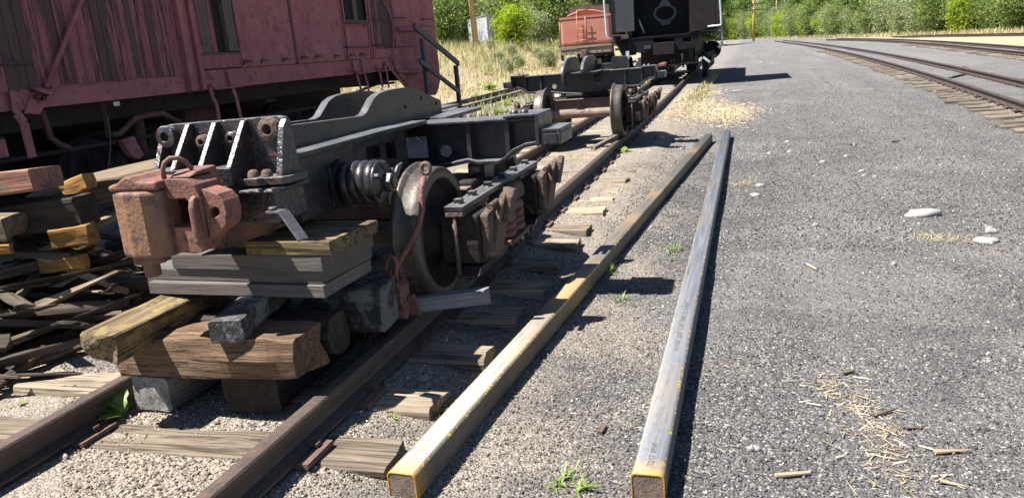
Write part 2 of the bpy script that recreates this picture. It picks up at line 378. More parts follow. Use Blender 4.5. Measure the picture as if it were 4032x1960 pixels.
def ground_mat():
    t = NT('cinder_ballast'); tc = t.n('ShaderNodeTexCoord'); o = tc.outputs['Object']
    sp = t.n('ShaderNodeSeparateXYZ'); t.l(o, sp.inputs[0])
    vo = t.n('ShaderNodeTexVoronoi', feature='F1'); vo.inputs['Scale'].default_value = 120; vo.inputs['Randomness'].default_value = 1; t.l(o, vo.inputs['Vector'])
    vb = t.n('ShaderNodeTexVoronoi', feature='F1'); vb.inputs['Scale'].default_value = 60; t.l(o, vb.inputs['Vector'])
    sc = t.n('ShaderNodeSeparateColor'); t.l(vo.outputs['Color'], sc.inputs[0])
    sb = t.n('ShaderNodeSeparateColor'); t.l(vb.outputs['Color'], sb.inputs[0])
    n1 = t.noise(o, 0.55, 5, 0.6); n2 = t.noise(o, 2.3, 6, 0.65); n3 = t.noise(o, 14, 5, 0.7); nf = t.noise(o, 0.13, 4, 0.6)
    n4 = t.noise(o, 0.9, 6, 0.7, 0.8)
    cind = t.ramp(sc.outputs[0], [(0.0, (0.045,0.044,0.047)), (0.5, (0.096,0.093,0.094)), (0.9, (0.155,0.15,0.147)), (0.98, (0.34,0.33,0.31))])
    tan = t.ramp(sc.outputs[1], [(0.0, (0.155,0.128,0.102)), (0.5, (0.25,0.212,0.170)), (0.9, (0.34,0.292,0.235)), (0.98, (0.48,0.43,0.35))])
    mr = t.n('ShaderNodeMapRange', interpolation_type='SMOOTHSTEP'); mr.inputs[1].default_value = 0.5; mr.inputs[2].default_value = 1.9; mr.inputs[3].default_value = 0.84; mr.inputs[4].default_value = 0.16
    t.l(sp.outputs[0], mr.inputs[0])
    ad = t.n('ShaderNodeMath', operation='ADD'); t.l(mr.outputs[0], ad.inputs[0])
    s2 = t.n('ShaderNodeMath', operation='MULTIPLY_ADD'); s2.inputs[1].default_value = 1.5; s2.inputs[2].default_value = -0.75; t.l(n4, s2.inputs[0]); t.l(s2.outputs[0], ad.inputs[1])
    zone = t.ramp(ad.outputs[0], [(0.25, 0), (0.75, 1)])
    c = t.mix(zone, cind, tan)
    # drifts of pale dust, damp dark cinders, long worn vehicle lanes
    c = t.mix(t.ramp(n1, [(0.47, 0), (0.63, 0.55)]), c, (0.20,0.19,0.18))
    c = t.mix(t.ramp(n4, [(0.30, 0.7), (0.48, 0)]), c, (0.062,0.06,0.063))
    lm = t.n('ShaderNodeMapping'); lm.inputs['Scale'].default_value = (1.4, 0.09, 1); lm.inputs['Rotation'].default_value = (0, 0, -0.10); t.l(o, lm.inputs['Vector'])
    lane = t.noise(lm.outputs[0], 1.0, 5, 0.6, 0.5)
    c = t.mix(t.ramp(lane, [(0.52, 0), (0.66, 0.3)]), c, (0.18,0.172,0.168))
    c = t.mix(t.ramp(n3, [(0.60, 0), (0.74, 0.5)]), c, (0.06,0.056,0.055))
    mf = t.n('ShaderNodeMapRange'); mf.inputs[1].default_value = 6; mf.inputs[2].default_value = 30; mf.inputs[3].default_value = 0; mf.inputs[4].default_value = 0.6; t.l(sp.outputs[1], mf.inputs[0])
    c = t.mix(mf.outputs[0], c, t.mix(t.ramp(lane, [(0.35, 0), (0.65, 1)]), (0.145,0.140,0.141), (0.185,0.179,0.177)))
    # grassy bank
    mb = t.n('ShaderNodeMapRange', interpolation_type='SMOOTHSTEP'); mb.inputs[1].default_value = -5.9; mb.inputs[2].default_value = -7.2; mb.inputs[3].default_value = 0; mb.inputs[4].default_value = 1; t.l(sp.outputs[0], mb.inputs[0])
    c = t.mix(mb.outputs[0], c, t.mix(n2, (0.29,0.25,0.16), (0.38,0.34,0.235)))
    mm = t.n('ShaderNodeMapRange', interpolation_type='SMOOTHSTEP'); mm.inputs[1].default_value = 11.5; mm.inputs[2].default_value = 13.5; mm.inputs[3].default_value = 0; mm.inputs[4].default_value = 0.9; t.l(sp.outputs[0], mm.inputs[0])
    c = t.mix(mm.outputs[0], c, t.mix(n2, (0.30,0.26,0.18), (0.36,0.31,0.21)))
    t.base(c); t.set(Roughness=0.95); t.b.inputs['Specular IOR Level'].default_value = 0.15
    inv = t.ramp(vo.outputs['Distance'], [(0.0, 1), (0.75, 0)]); inv2 = t.ramp(vb.outputs['Distance'], [(0.0, 1), (0.8, 0)])
    t.nrm(t.bump(inv, 0.9, 0.006, t.bump(inv2, 0.5, 0.008, t.bump(n3, 0.6, 0.02)))); return t.m
ground = link('ground', np_mesh('ground', np.stack([gx, gy, ghh], -1).reshape(-1, 3), gf, 4, ground_mat(), smooth=True))
tag(ground, 'dark cinder and gravel yard ground with dusty tan soil around the old track', None, kind='structure')

# ------------------------------------------------------------------ loose stones and chips (uncountable)
def rot_rand(n, r):
    q = r.normal(size=(n, 4)); q /= np.linalg.norm(q, axis=1)[:, None]; a, b, c, d = q.T
    return np.stack([np.stack([1-2*(c*c+d*d), 2*(b*c-a*d), 2*(b*d+a*c)], -1), np.stack([2*(b*c+a*d), 1-2*(b*b+d*d), 2*(c*d-a*b)], -1), np.stack([2*(b*d-a*c), 2*(c*d+a*b), 1-2*(b*b+c*c)], -1)], 1)
OCT = np.array([(1,0,0),(-1,0,0),(0,1,0),(0,-1,0),(0,0,1),(0,0,-1)], float)
OCTF = np.array([(0,2,4),(2,1,4),(1,3,4),(3,0,4),(2,0,5),(1,2,5),(3,1,5),(0,3,5)])
M_STONE = tinted('loose_cinder_stone', rough=0.95, spec=0.1)
def stones(name, label, n, pick, smin, smax, seed, light=0.1, tanx=0.7):
    r = np.random.default_rng(seed); x, y = pick(r, n)
    n = len(x); s = smin*(smax/smin)**(r.random(n)**2.2)
    v = OCT[None]*(0.65+0.7*r.random((n, 6, 1)))*s[:, None, None]*np.stack([0.8+0.5*r.random(n), 0.8+0.5*r.random(n), 0.55+0.35*r.random(n)], -1)[:, None, :]
    v = np.einsum('nij,nkj->nki', rot_rand(n, r), v)
    v += np.stack([x, y, ground_h(x, y)+s*0.25], -1)[:, None, :]
    f = (OCTF[None]+np.arange(n)[:, None, None]*6).reshape(-1, 3)
    g = 0.045+0.12*r.random(n)**1.3; isl = r.random(n) < light; g = np.where(isl, 0.24+0.22*r.random(n), g)
    tn = np.clip((tanx+0.9-x)/1.2, 0, 1)*(0.4+0.6*r.random(n))
    col = np.stack([g*(1.0+0.22*tn), g*(0.975+0.05*tn), g*(0.97-0.18*tn)], -1)*(1+0.9*tn[:, None])
    o = link(name, np_mesh(name, v.reshape(-1, 3), f, 3, M_STONE, np.repeat(col, 6, 0)))
    return tag(o, label, None, kind='stuff')
def pick_near(r, n):
    y = 1.35*(9.5/1.35)**(r.random(n)**0.85); half = 0.72*y+0.3
    x = 2.0-0.32*y + (r.random(n)*2-1)*half*1.05
    k = (x > -3.0) & (x < 5.2); return x[k], y[k]
stones('gravel', 'loose dark cinders and pale pebbles scattered over the yard', 95000, pick_near, 0.003, 0.0085, 11, 0.06)
def pick_mid(r, n):
    y = 5+np.minimum(r.exponential(9.0, n), 60); x = 1.0+r.random(n)*(3.2+0.12*np.minimum(y, 15)); return x, y
stones('gravel', 'scattered pebbles farther out in the cinder yard', 60000, pick_mid, 0.004, 0.011, 12, 0.07, -5)
M_CHIP = tinted('straw_and_chips', rough=0.9, spec=0.15)
def chips(name, label, n, pick, lmin, lmax, seed, wide=0.12, bright=1.0):
    r = np.random.default_rng(seed); x, y = pick(r, n); n = len(x)
    L = lmin*(lmax/lmin)**(r.random(n)**1.8); w = L*wide*(0.4+r.random(n)); a = r.random(n)*np.pi; tl = r.normal(0, 0.12, n)
    dx, dy = np.cos(a), np.sin(a); z = ground_h(x, y)+0.004+0.006*r.random(n)
    c = np.stack([x, y, z], -1); d = np.stack([dx, dy, tl], -1)*L[:, None]/2; s = np.stack([-dy, dx, r.normal(0, 0.3, n)], -1)*w[:, None]/2
    v = np.stack([c-d-s*0.6, c-d*0.9+s, c+d+s*0.4, c+d*0.95-s], 1); u = np.array([0,0,1.0])
    v2 = v.copy(); v2[:, :, 2] -= (w*0.35)[:, None]
    vv = np.concatenate([v, v2], 1); F = np.array([(0,1,2,3),(7,6,5,4),(0,4,5,1),(1,5,6,2),(2,6,7,3),(3,7,4,0)])
    f = (F[None]+np.arange(n)[:, None, None]*8).reshape(-1, 4)
    b = (0.14+0.38*r.random(n)**1.6)*bright; col = np.stack([b*1.05, b*0.86, b*0.60], -1)
    o = link(name, np_mesh(name, vv.reshape(-1, 3), f, 4, M_CHIP, np.repeat(col, 8, 0)))
    return tag(o, label, None, kind='stuff')
def pick_tan(r, n):
    y = 1.4*(10/1.4)**(r.random(n)**0.8); x = np.where(r.random(n) < 0.5, r.normal(0.3, 0.9, n), r.normal(1.35, 0.28, n)); k = (x > -1.9) & (x < 2.3); return x[k], y[k]
chips('wood_chips', 'pale straw and splinters lying along the old track', 24000, pick_tan, 0.007, 0.040, 21, wide=0.055)
def pick_yard(r, n):
    y = 1.4*(12/1.4)**(r.random(n)**0.9); x = 1.9+r.random(n)*(1.2+0.5*y); return x, y
chips('wood_chips', 'a few straws scattered on the dark cinders', 1700, pick_yard, 0.010, 0.05, 22, wide=0.06)
def pick_trail(r, n):
    a = [G(2080, 940), G(2130, 1000), G(2205, 1070), G(2240, 1140), G(2275, 1240)]
    i = r.integers(0, 4, n); t = r.random(n)
    ax = np.array([p.x for p in a]); ay = np.array([p.y for p in a])
    return ax[i]+(ax[i+1]-ax[i])*t+r.normal(0, 0.07, n), ay[i]+(ay[i+1]-ay[i])*t+r.normal(0, 0.04, n)
chips('wood_chips', 'trail of straw and bark crumbs crossing the dark cinders', 800, pick_trail, 0.012, 0.07, 23, wide=0.075, bright=1.4)

# ================================================================== TIMBER GENERATOR (long axis = local x)
def timber_mesh(name, L, W, H, seed, mat, rough=0.006, rnd=0.15, ragged=0.02, sec=None, taper=0.0):
    r = random.Random(seed); sec = sec or max(4, int(L/0.12)); q = rnd*min(W, H)
    base = []
    for sx, sy in ((1,1),(-1,1),(-1,-1),(1,-1)):
        cx, cy = sx*(W/2-q), sy*(H/2-q)
        a0 = {(1,1):0,(-1,1):90,(-1,-1):180,(1,-1):270}[(sx,sy)]
        for k in (0, 45, 90): base.append((cx+q*math.cos(R(a0+k)), cy+q*math.sin(R(a0+k))))
    out = []
    for i in range(12):          # add mid-points on the flats
        out.append(base[i])
        if i % 3 == 2:
            b = base[(i+1) % 12]; out.append(((base[i][0]+b[0])/2, (base[i][1]+b[1])/2))
    n = len(out); vs = []; fs = []
    off = Vector((r.random()*50, r.random()*50, r.random()*50))
    for s in range(sec+1):
        t = s/sec; x = -L/2+L*t; f = 1-taper*t
        for k, (u, w) in enumerate(out):
            p = Vector((x*2.5, u*14, w*14)) + off; d = noise.noise(p)*rough + noise.noise(p*3.1)*rough*0.6
            rr = math.hypot(u, w) or 1
            xx = x
            if s in (0, sec): xx += (1 if s else -1)*(noise.noise(Vector((u*9, w*9, s*7.3))+off)*ragged)
            vs.append((xx, u*f+u/rr*d, w*f+w/rr*d))
    for s in range(sec):
        for k in range(n): fs.append((s*n+k, (s+1)*n+k, (s+1)*n+(k+1) % n, s*n+(k+1) % n))
    for e, s in ((-1, 0), (1, sec)):
        f = 1-taper*(s/sec); prev = s*n
        for q2 in (0.66, 0.33):
            b = len(vs)
            for u, w in out: vs.append((e*L/2+e*(noise.noise(Vector((u*q2*9, w*q2*9, s*7.3))+off)*ragged+noise.noise(Vector((u*q2*40, w*q2*40, s*3.1))+off)*ragged*0.12), u*f*q2, w*f*q2))
            for k in range(n): fs.append((prev+k, prev+(k+1) % n, b+(k+1) % n, b+k)[::e])
            prev = b
        b = len(vs); vs.append((e*L/2+e*noise.noise(Vector((0, 0, s*7.3))+off)*ragged, 0, 0))
        for k in range(n): fs.append((prev+k, prev+(k+1) % n, b)[::e])
    me = bpy.data.meshes.new(name); me.from_pydata(vs, [], fs); me.update(); me.materials.append(mat)
    return me
def place(o, c, rz=0.0, ry=0.0, rx=0.0):
    o.location = c; o.rotation_euler = (rx, ry, rz); return o
def timber(name, label, cat, c, L, W, H, rz=0.0, ry=0.0, rx=0.0, mat=None, seed=0, group=None, **kw):
    o = link(name, timber_mesh(name, L, W, H, seed, mat, **kw)); place(o, c, rz, ry, rx)
    return tag(o, label, cat, group)
def timber_pq(name, label, cat, p, q, W, H, roll=0.0, mat=None, seed=0, group=None, **kw):
    p = Vector(p); q = Vector(q); d = q-p
    rz = math.atan2(d.y, d.x); ry = -math.asin(d.z/d.length)
    return timber(name, label, cat, (p+q)/2, d.length, W, H, rz, ry, roll, mat, seed, group, **kw)

# ================================================================== TRACKS
HEAD, RH = 0.060, 0.112
PROF = [(-0.055,-RH),(0.055,-RH),(0.055,-RH+0.009),(0.012,-RH+0.022),(0.0075,-RH+0.035),(0.0075,-0.036),(0.029,-0.028),(0.030,-0.008),(0.024,-0.001),(0.0,0.001),(-0.024,-0.001),(-0.030,-0.008),(-0.029,-0.028),(-0.0075,-0.036),(-0.0075,-RH+0.035),(-0.012,-RH+0.022),(-0.055,-RH+0.009)]
def sweep(path, off, z0=0.0):
    m = MB(); P = [Vector((p[0], p[1])) for p in path]; n = len(PROF); vs = []; fs = []
    for i, p in enumerate(P):
        t = (P[min(i+1, len(P)-1)]-P[max(i-1, 0)]).normalized(); nr = Vector((t.y, -t.x))
        for u, z in PROF: q = p+nr*(off+u); vs.append((q.x, q.y, z+z0))
    for i in range(len(P)-1):
        for k in range(n): fs.append((i*n+k, i*n+(k+1) % n, (i+1)*n+(k+1) % n, (i+1)*n+k))
    fs.append(tuple(range(n))); fs.append(tuple((len(P)-1)*n+k for k in range(n-1,-1,-1)))
    return m.add(vs, fs)
tie_meshes = [timber_mesh('tie', 1.92+0.06*i, 0.195+0.012*(i % 3), 0.14, 100+i, (W_TIE, W_TIEG, W_TIEG, W_TIEG, W_TIE)[i], rough=0.016, rnd=0.12, ragged=0.022, sec=16) for i in range(5)]
plate_m = MB().box(-0.105, 0.105, -0.085, 0.085, -RH-0.014, -RH-0.002).box(0.062, 0.105, -0.085, 0.085, -RH-0.003, -RH+0.006); plate_m.box(-0.105,-0.098,-0.085,0.085,-RH-0.003,-RH+0.002)
SPIKES = []
for sx in (-1, 1):
    sp_m = MB(); sp_m.box(sx*0.066-0.011, sx*0.066+0.011, sx*0.03-0.008, sx*0.03+0.008, -RH-0.03, -RH+0.012); sp_m.box(min(sx*0.045,sx*0.080), max(sx*0.045,sx*0.080), sx*0.03-0.014, sx*0.03+0.014, -RH+0.010, -RH+0.021)
    _sp = sp_m.build('spike', M_RAIL); SPIKES.append(_sp.data); bpy.data.objects.remove(_sp)
_pl = plate_m.build('tie_plate', M_PLATE); PLATE_ME = _pl.data; bpy.data.objects.remove(_pl)

tie_len = {m_.name: 1.92+0.06*i for i, m_ in enumerate(tie_meshes)}
def lay_track(root, path, ties, detail_y=14.0, sunk=0.0, railmat=None, seed=0, right_end=None, tiemat=None):
    """path: function y -> x ; ties: list of y"""
    r = random.Random(seed); ysr = path['y']; f = path['f']
    for off in (-0.487, 0.487): sweep([(f(y), y) for y in ysr], off).build('rail', railmat or M_RAIL, root)
    for i, y in enumerate(ties):
        me = tie_meshes[r.randrange(5)]; t = link('tie', me, root)
        if tiemat: t.material_slots[0].link = 'OBJECT'; t.material_slots[0].material = tiemat
        sl = (f(y+0.3)-f(y-0.3))/0.6
        xc_ = f(y)+r.uniform(-0.06, 0.06) if right_end is None else right_end(y)+f(y)-r.uniform(0, 0.03)-tie_len[me.name]/2
        t.location = (xc_, y+r.uniform(-0.04, 0.04), -RH-0.014-0.070-sunk-r.uniform(0, 0.008)); t.rotation_euler = (r.uniform(-0.02,0.02), r.uniform(-0.006,0.006), -math.atan(sl)+r.uniform(-0.05,0.05)+(math.pi if r.random() < 0.5 else 0))
        if right_end: t.rotation_euler.z *= 1
        if y < detail_y:
            for s in (-1, 1):
                p = link('tie_plate', PLATE_ME, t)
                for e in [p]+[link('spike', k_, t) for k_ in SPIKES]:
                    M = Matrix.Translation((f(y)+s*0.487, y+r.uniform(-0.01,0.01), 0)) @ Matrix.Rotation(0 if s > 0 else math.pi, 4, 'Z')
                    tw = Matrix.Translation(t.location) @ t.rotation_euler.to_matrix().to_4x4()
                    e.matrix_local = tw.inverted() @ M
mainf = lambda y: -0.0004*y*y
main_ties = [1.05, 1.56, 2.10, 2.55, 3.06, 3.56, 4.07]+[4.55+0.5*i for i in range(38)]
tr = thing('railway_track', 'old rusty track with half-buried ties carrying the two black bolster castings', 'railway track')
lay_track(tr, dict(y=[-1+0.5*i for i in range(140)], f=mainf), main_ties, seed=3, right_end=lambda y: 0.86 if y < 2.9 else 0.91)
jb = MB()                                         # bolted joint bar on the right-hand rail
for s in (1,):
    x = 0.487+mainf(5.0)+s*0.020; jb.box(x-0.011, x+0.011, 4.72, 5.25, -0.088, -0.038)
jo = jb.build('joint_bar', M_RAIL, tr, bevel=0.004)
for y in (4.80, 4.92, 5.06, 5.18): MB().hexbolt((0.487+mainf(5)+0.030, y, -0.062), (1,0,0), 0.017, 0.028).build('bolt', M_BRIGHT if y == 4.92 else M_RAIL, jo)
def interp(pts):
    Y = [p[1] for p in pts]; X = [p[0] for p in pts]
    c = np.polyfit(Y, X, 4) if len(pts) > 5 else np.polyfit(Y, X, 2)
    return lambda y: float(np.polyval(c, y))
fA = interp(list(zip(FA[0], FA[1])))
tA = thing('railway_track', 'curving track with tan tie ends sticking out along the cinder yard', 'railway track', (5.6, 8, 0))
WM[tA.as_pointer()] = Matrix.Translation((5.6, 8, 0))
def lay_world(root, path, ties, **k):
    loc = root.location.copy(); root.location = (0,0,0); WM[root.as_pointer()] = Matrix(); z = k.pop('z', 0.0); lay_track(root, path, ties, **k); root.location.z = z
lay_world(tA, dict(y=[1.0+0.6*i for i in range(175)], f=fA), [1.5+0.52*i for i in range(95)], detail_y=22, railmat=M_RAILFAR, seed=5, z=-0.13, tiemat=W_TIEF)
fB = interp(list(zip(FB[0], FB[1])))
tB = thing('railway_track', 'second curving track beyond the first, nearer the trees', 'railway track')
lay_world(tB, dict(y=[8+0.8*i for i in range(95)], f=fB), [9+0.56*i for i in range(75)], detail_y=0, railmat=M_RAILFAR, seed=6, z=-0.13, tiemat=W_TIEF)
fC = interp([(float(TX(a)), b*KT) for a, b in ((17.2,30),(14.9,44.5),(14.1,53),(12.9,63))])
tC = thing('railway_track', 'farthest track running in pale grass right below the trees', 'railway track')
lay_world(tC, dict(y=[28+1.0*i for i in range(45)], f=fC), [28+0.6*i for i in range(70)], detail_y=0, railmat=M_RAILFAR, seed=7, z=-0.13, tiemat=W_TIEF)
fS = lambda y: -5.15-0.0002*max(0, y-15)**2
tS = thing('railway_track', 'siding track under the red wooden car and the red tender', 'railway track')
lay_world(tS, dict(y=[-3+0.8*i for i in range(70)], f=fS), [-2+0.62*i for i in range(75)], detail_y=0, railmat=M_RAIL, seed=8)

# ================================================================== WHEEL TRUCKS (built at the origin, axles across x)
WB = 0.54                                        # half wheelbase
def helix(c, r, h, turns, n=14, axis='z', start=0.0):
    P = []
    for i in range(int(turns*n)+1):
        a = 2*math.pi*i/n+start; t = i/(turns*n)*h
        if axis == 'z': P.append((c[0]+r*math.cos(a), c[1]+r*math.sin(a), c[2]+t))
        else: P.append((c[0]+t, c[1]+r*math.cos(a), c[2]+r*math.sin(a)))
    return P
def make_truck(label):
    root = thing('wheel_truck', label, 'wheel truck')
    for sy in (-1, 1):
        y = sy*WB
        ax = MB(); ax.lathe([(0.0,-0.80),(0.048,-0.80),(0.05,-0.60),(0.062,-0.58),(0.07,-0.44),(0.062,-0.40),(0.060,0.40),(0.07,0.44),(0.062,0.58),(0.05,0.60),(0.048,0.80),(0.0,0.80)], (0,y,0.33), (1,0,0), 24)
        ax.build('axle', M_AXLE, root)
        for s in (-1, 1):
            w = MB(); pr = [(0.07,0.41),(0.105,0.41),(0.11,0.455),(0.19,0.478),(0.262,0.462),(0.275,0.430),(0.335,0.428),(0.352,0.434),(0.357,0.444),(0.352,0.455),(0.338,0.463),(0.334,0.470),(0.331,0.52),(0.328,0.558),(0.322,0.564),(0.280,0.566),(0.272,0.560),(0.262,0.515),(0.20,0.505),(0.12,0.525),(0.108,0.575),(0.085,0.578),(0.07,0.57)]
            w.lathe([(r_, s*h) for r_, h in pr[:5]+pr[16:]], (0,y,0.33), (1,0,0), 48, closed=True); wo_ = w.build('wheel', M_TRUCKDK, root)
            w = MB(); w.lathe([(r_, s*h) for r_, h in pr[4:17]], (0,y,0.33), (1,0,0), 72, closed=True); w.build('tread', M_WHEEL, wo_)
    for s in (-1, 1):
        f = MB(); X = lambda a, b: (min(s*a, s*b), max(s*a, s*b))
        x0, x1 = X(0.635, 0.735)
        f.box(x0, x1, -0.70, 0.70, 0.466, 0.492)
        tb = f.build('top_bar', M_BLACK, root, bevel=0.004)
        for y in (-0.62, -0.42, -0.17, 0.10, 0.32, 0.58):
            b = MB(); b.hexbolt((s*0.685, y, 0.490), (0,0,1), 0.026, 0.006); b.box(s*0.685-0.020, s*0.685+0.020, y-0.020, y+0.020, 0.496, 0.516); b.build('bolt', M_BLACK, tb, bevel=0.003)
        f = MB(); f.box(x0+0.004, x1-0.004, -0.70, -0.30, 0.440, 0.465); f.box(x0+0.004, x1-0.004, 0.30, 0.70, 0.440, 0.465)
        f.bar((s*0.685,-0.34,0.448), (s*0.685,-0.16,0.19), 0.085, 0.03, (1,0,0)); f.bar((s*0.685,0.34,0.448), (s*0.685,0.16,0.19), 0.085, 0.03, (1,0,0)); f.box(x0+0.008, x1-0.008, -0.20, 0.20, 0.145, 0.175)
        f.box(x0+0.008, x1-0.008, -0.64, 0.64, 0.118, 0.143)
        f.build('side_frame', M_TRUCK, root, bevel=0.005)
        for sy in (-1, 1):
            y = sy*WB
            j = MB(); j.plate([(y-0.12,0.20),(y+0.10,0.17),(y+0.125,0.24),(y+0.12,0.44),(y-0.12,0.44),(y-0.13,0.30)], 'x', s*0.59, s*0.79)
            jb_ = j.build('journal_box', M_TRUCKDK if True else M_TRUCK, root, bevel=0.012)
            fr = MB(); fr.plate([(y-0.11,0.23),(y+0.11,0.18),(y+0.12,0.42),(y+0.06,0.462),(y-0.10,0.44)], 'x', s*0.79, s*0.835); fr.build('box_front', M_TRUCK, jb_, bevel=0.012)
            lid = MB(); Ml = Matrix.Translation((s*0.845, y+0.04, 0.36)) @ Matrix.Rotation(s*0.20, 4, 'Y') @ Matrix.Rotation(-0.16, 4, 'X')
            lid.plate([(-0.085,-0.145),(0.02,-0.165),(0.085,-0.13),(0.08,0.09),(0.055,0.145),(0.02,0.165),(-0.03,0.15),(-0.06,0.10)], 'x', -0.016, 0.016, M=Ml)
            lid.plate([(-0.03,0.02),(0.045,0.01),(0.05,0.15),(0.03,0.185),(-0.005,0.18),(-0.03,0.14)], 'x', 0.012 if s > 0 else -0.05, 0.05 if s > 0 else -0.012, M=Ml)
            lid.build('journal_lid', M_TRUCK, jb_, bevel=0.008)
            pn = MB(); pn.cyl((s*0.845,y-0.10,0.475), (s*0.845,y+0.03,0.478), 0.014); pn.build('hinge_pin', M_TRUCK, jb_)
            for dy in (-0.14, 0.14): rd = MB(); rd.cyl((s*0.675,y+dy,0.45), (s*0.675,y+dy,0.15), 0.012); rd.build('column_bolt', M_TRUCK, root)
            pb = MB(); pb.plate([(y-0.15,0.145),(y+0.13,0.145),(y+0.13,0.175),(y-0.10,0.185)], 'x', s*0.60, s*0.78); pb.hexbolt((s*0.69,y-0.02,0.145), (0,0,-1), 0.03, 0.05); pb.build('pedestal_tie', M_TRUCKDK, root, bevel=0.004)
        # spring nest with its cap
        for y, x in ((-0.085,0.725),(0.085,0.725),(-0.085,0.60),(0.085,0.60)):
            sp = MB(); sp.tube(helix((s*x,y,0.185), 0.054, 0.185, 4.6, 14, start=1.0), 0.0205, 8); sp.build('coil_spring', M_PINK if x > 0.7 else M_TRUCK, root)
        cp = MB(); cp.plate([(-0.17,0.375),(0.17,0.375),(0.17,0.435),(0.12,0.468),(-0.10,0.468),(-0.17,0.43)], 'x', *sorted((s*0.545, s*0.79)))
        cp.box(*X(0.76,0.80), -0.10, 0.06, 0.33, 0.38); cp.build('spring_cap', M_TRUCK, root, bevel=0.014)
        sd = MB(); sd.box(*X(0.53,0.80), -0.17, 0.17, 0.165, 0.186); sd.build('spring_seat', M_PINK, root, bevel=0.004)
    b = MB(); b.box(-0.60, 0.60, -0.15, 0.15, 0.30, 0.52); b.box(-0.28, 0.28, -0.17, 0.17, 0.518, 0.56); b.build('bolster', M_TRUCKDK, root, bevel=0.015)
    t = MB(); t.box(-0.60, 0.60, -0.215, -0.19, 0.335, 0.485); t.box(-0.60, 0.60, -0.26, -0.19, 0.486, 0.50); t.box(-0.6,0.6, 0.19, 0.215, 0.335, 0.485); tr_ = t.build('transom', M_AXLE, root, bevel=0.004)
    word_mesh('AS', 0.085, 0.010, 'raised_letters', M_AXLE, tr_, Matrix.Translation((-0.07,-0.216,0.385)) @ Matrix.Rotation(R(90), 4, 'X'))
    ul = MB(); ul.box(-0.10, 0.03, -0.217, -0.209, 0.368, 0.376); ul.build('raised_letters', M_AXLE, tr_)
    bb = MB()
    for s in (-1, 1):
        bb.box(min(s*0.44,s*0.56), max(s*0.44,s*0.56), -0.175, -0.145, 0.22, 0.42)
    bb.tube([(-0.52,-0.12,0.30),(0.52,-0.12,0.30)], 0.022, 10); bb.build('brake_beam', M_TRUCKDK, root, bevel=0.004)
    lv = MB(); lv.bar((0.30,-0.24,0.60), (0.42,-0.27,0.36), 0.045, 0.014, (1,0,0)); lv.build('brake_lever', M_TRUCK, root, bevel=0.003)
    for x in (0.56, -0.56):
        pad = MB(); pad.box(x-0.05, x+0.05, 0.02, 0.17, 0.50, 0.515); pad.box(x-0.05, x-0.035, 0.02, 0.17, 0.515, 0.585); pad.box(x+0.035,x+0.05,0.02,0.17,0.515,0.585); pad.box(x-0.05,x+0.05,0.02,0.17,0.57,0.588); pad.build('side_bearing', M_BLACK, root, bevel=0.003)
    return root
def word_mesh(text, size, depth, name, mat, parent, M, align='LEFT', space=1.0):
    cu = bpy.data.curves.new(name, 'FONT'); cu.body = text; cu.size = size; cu.extrude = depth/2; cu.align_x = align; cu.space_character = space; cu.resolution_u = 3
    tmp = bpy.data.objects.new(name, cu); COL.objects.link(tmp)
    dg = bpy.context.evaluated_depsgraph_get(); me = bpy.data.meshes.new_from_object(tmp.evaluated_get(dg)); bpy.data.objects.remove(tmp)
    me.transform(M); me.materials.clear(); me.materials.append(mat)
    o = link(name, me, parent); o['kind'] = 'stuff'; return o
T1Y, T2Y = 4.03, 10.51
truck1 = make_truck('wheel truck whose front wheel has an orange eyed rod leaning on it')
truck2 = copy_tree(truck1)
truck1.location = (mainf(T1Y), T1Y, 0); WM[truck1.as_pointer()] = Matrix.Translation(truck1.location)
truck2.location = (mainf(T2Y)-0.01, T2Y, 0); truck2['label'] = 'wheel truck lettered AS with sunlit brown axle, under the casting with two upright webs'

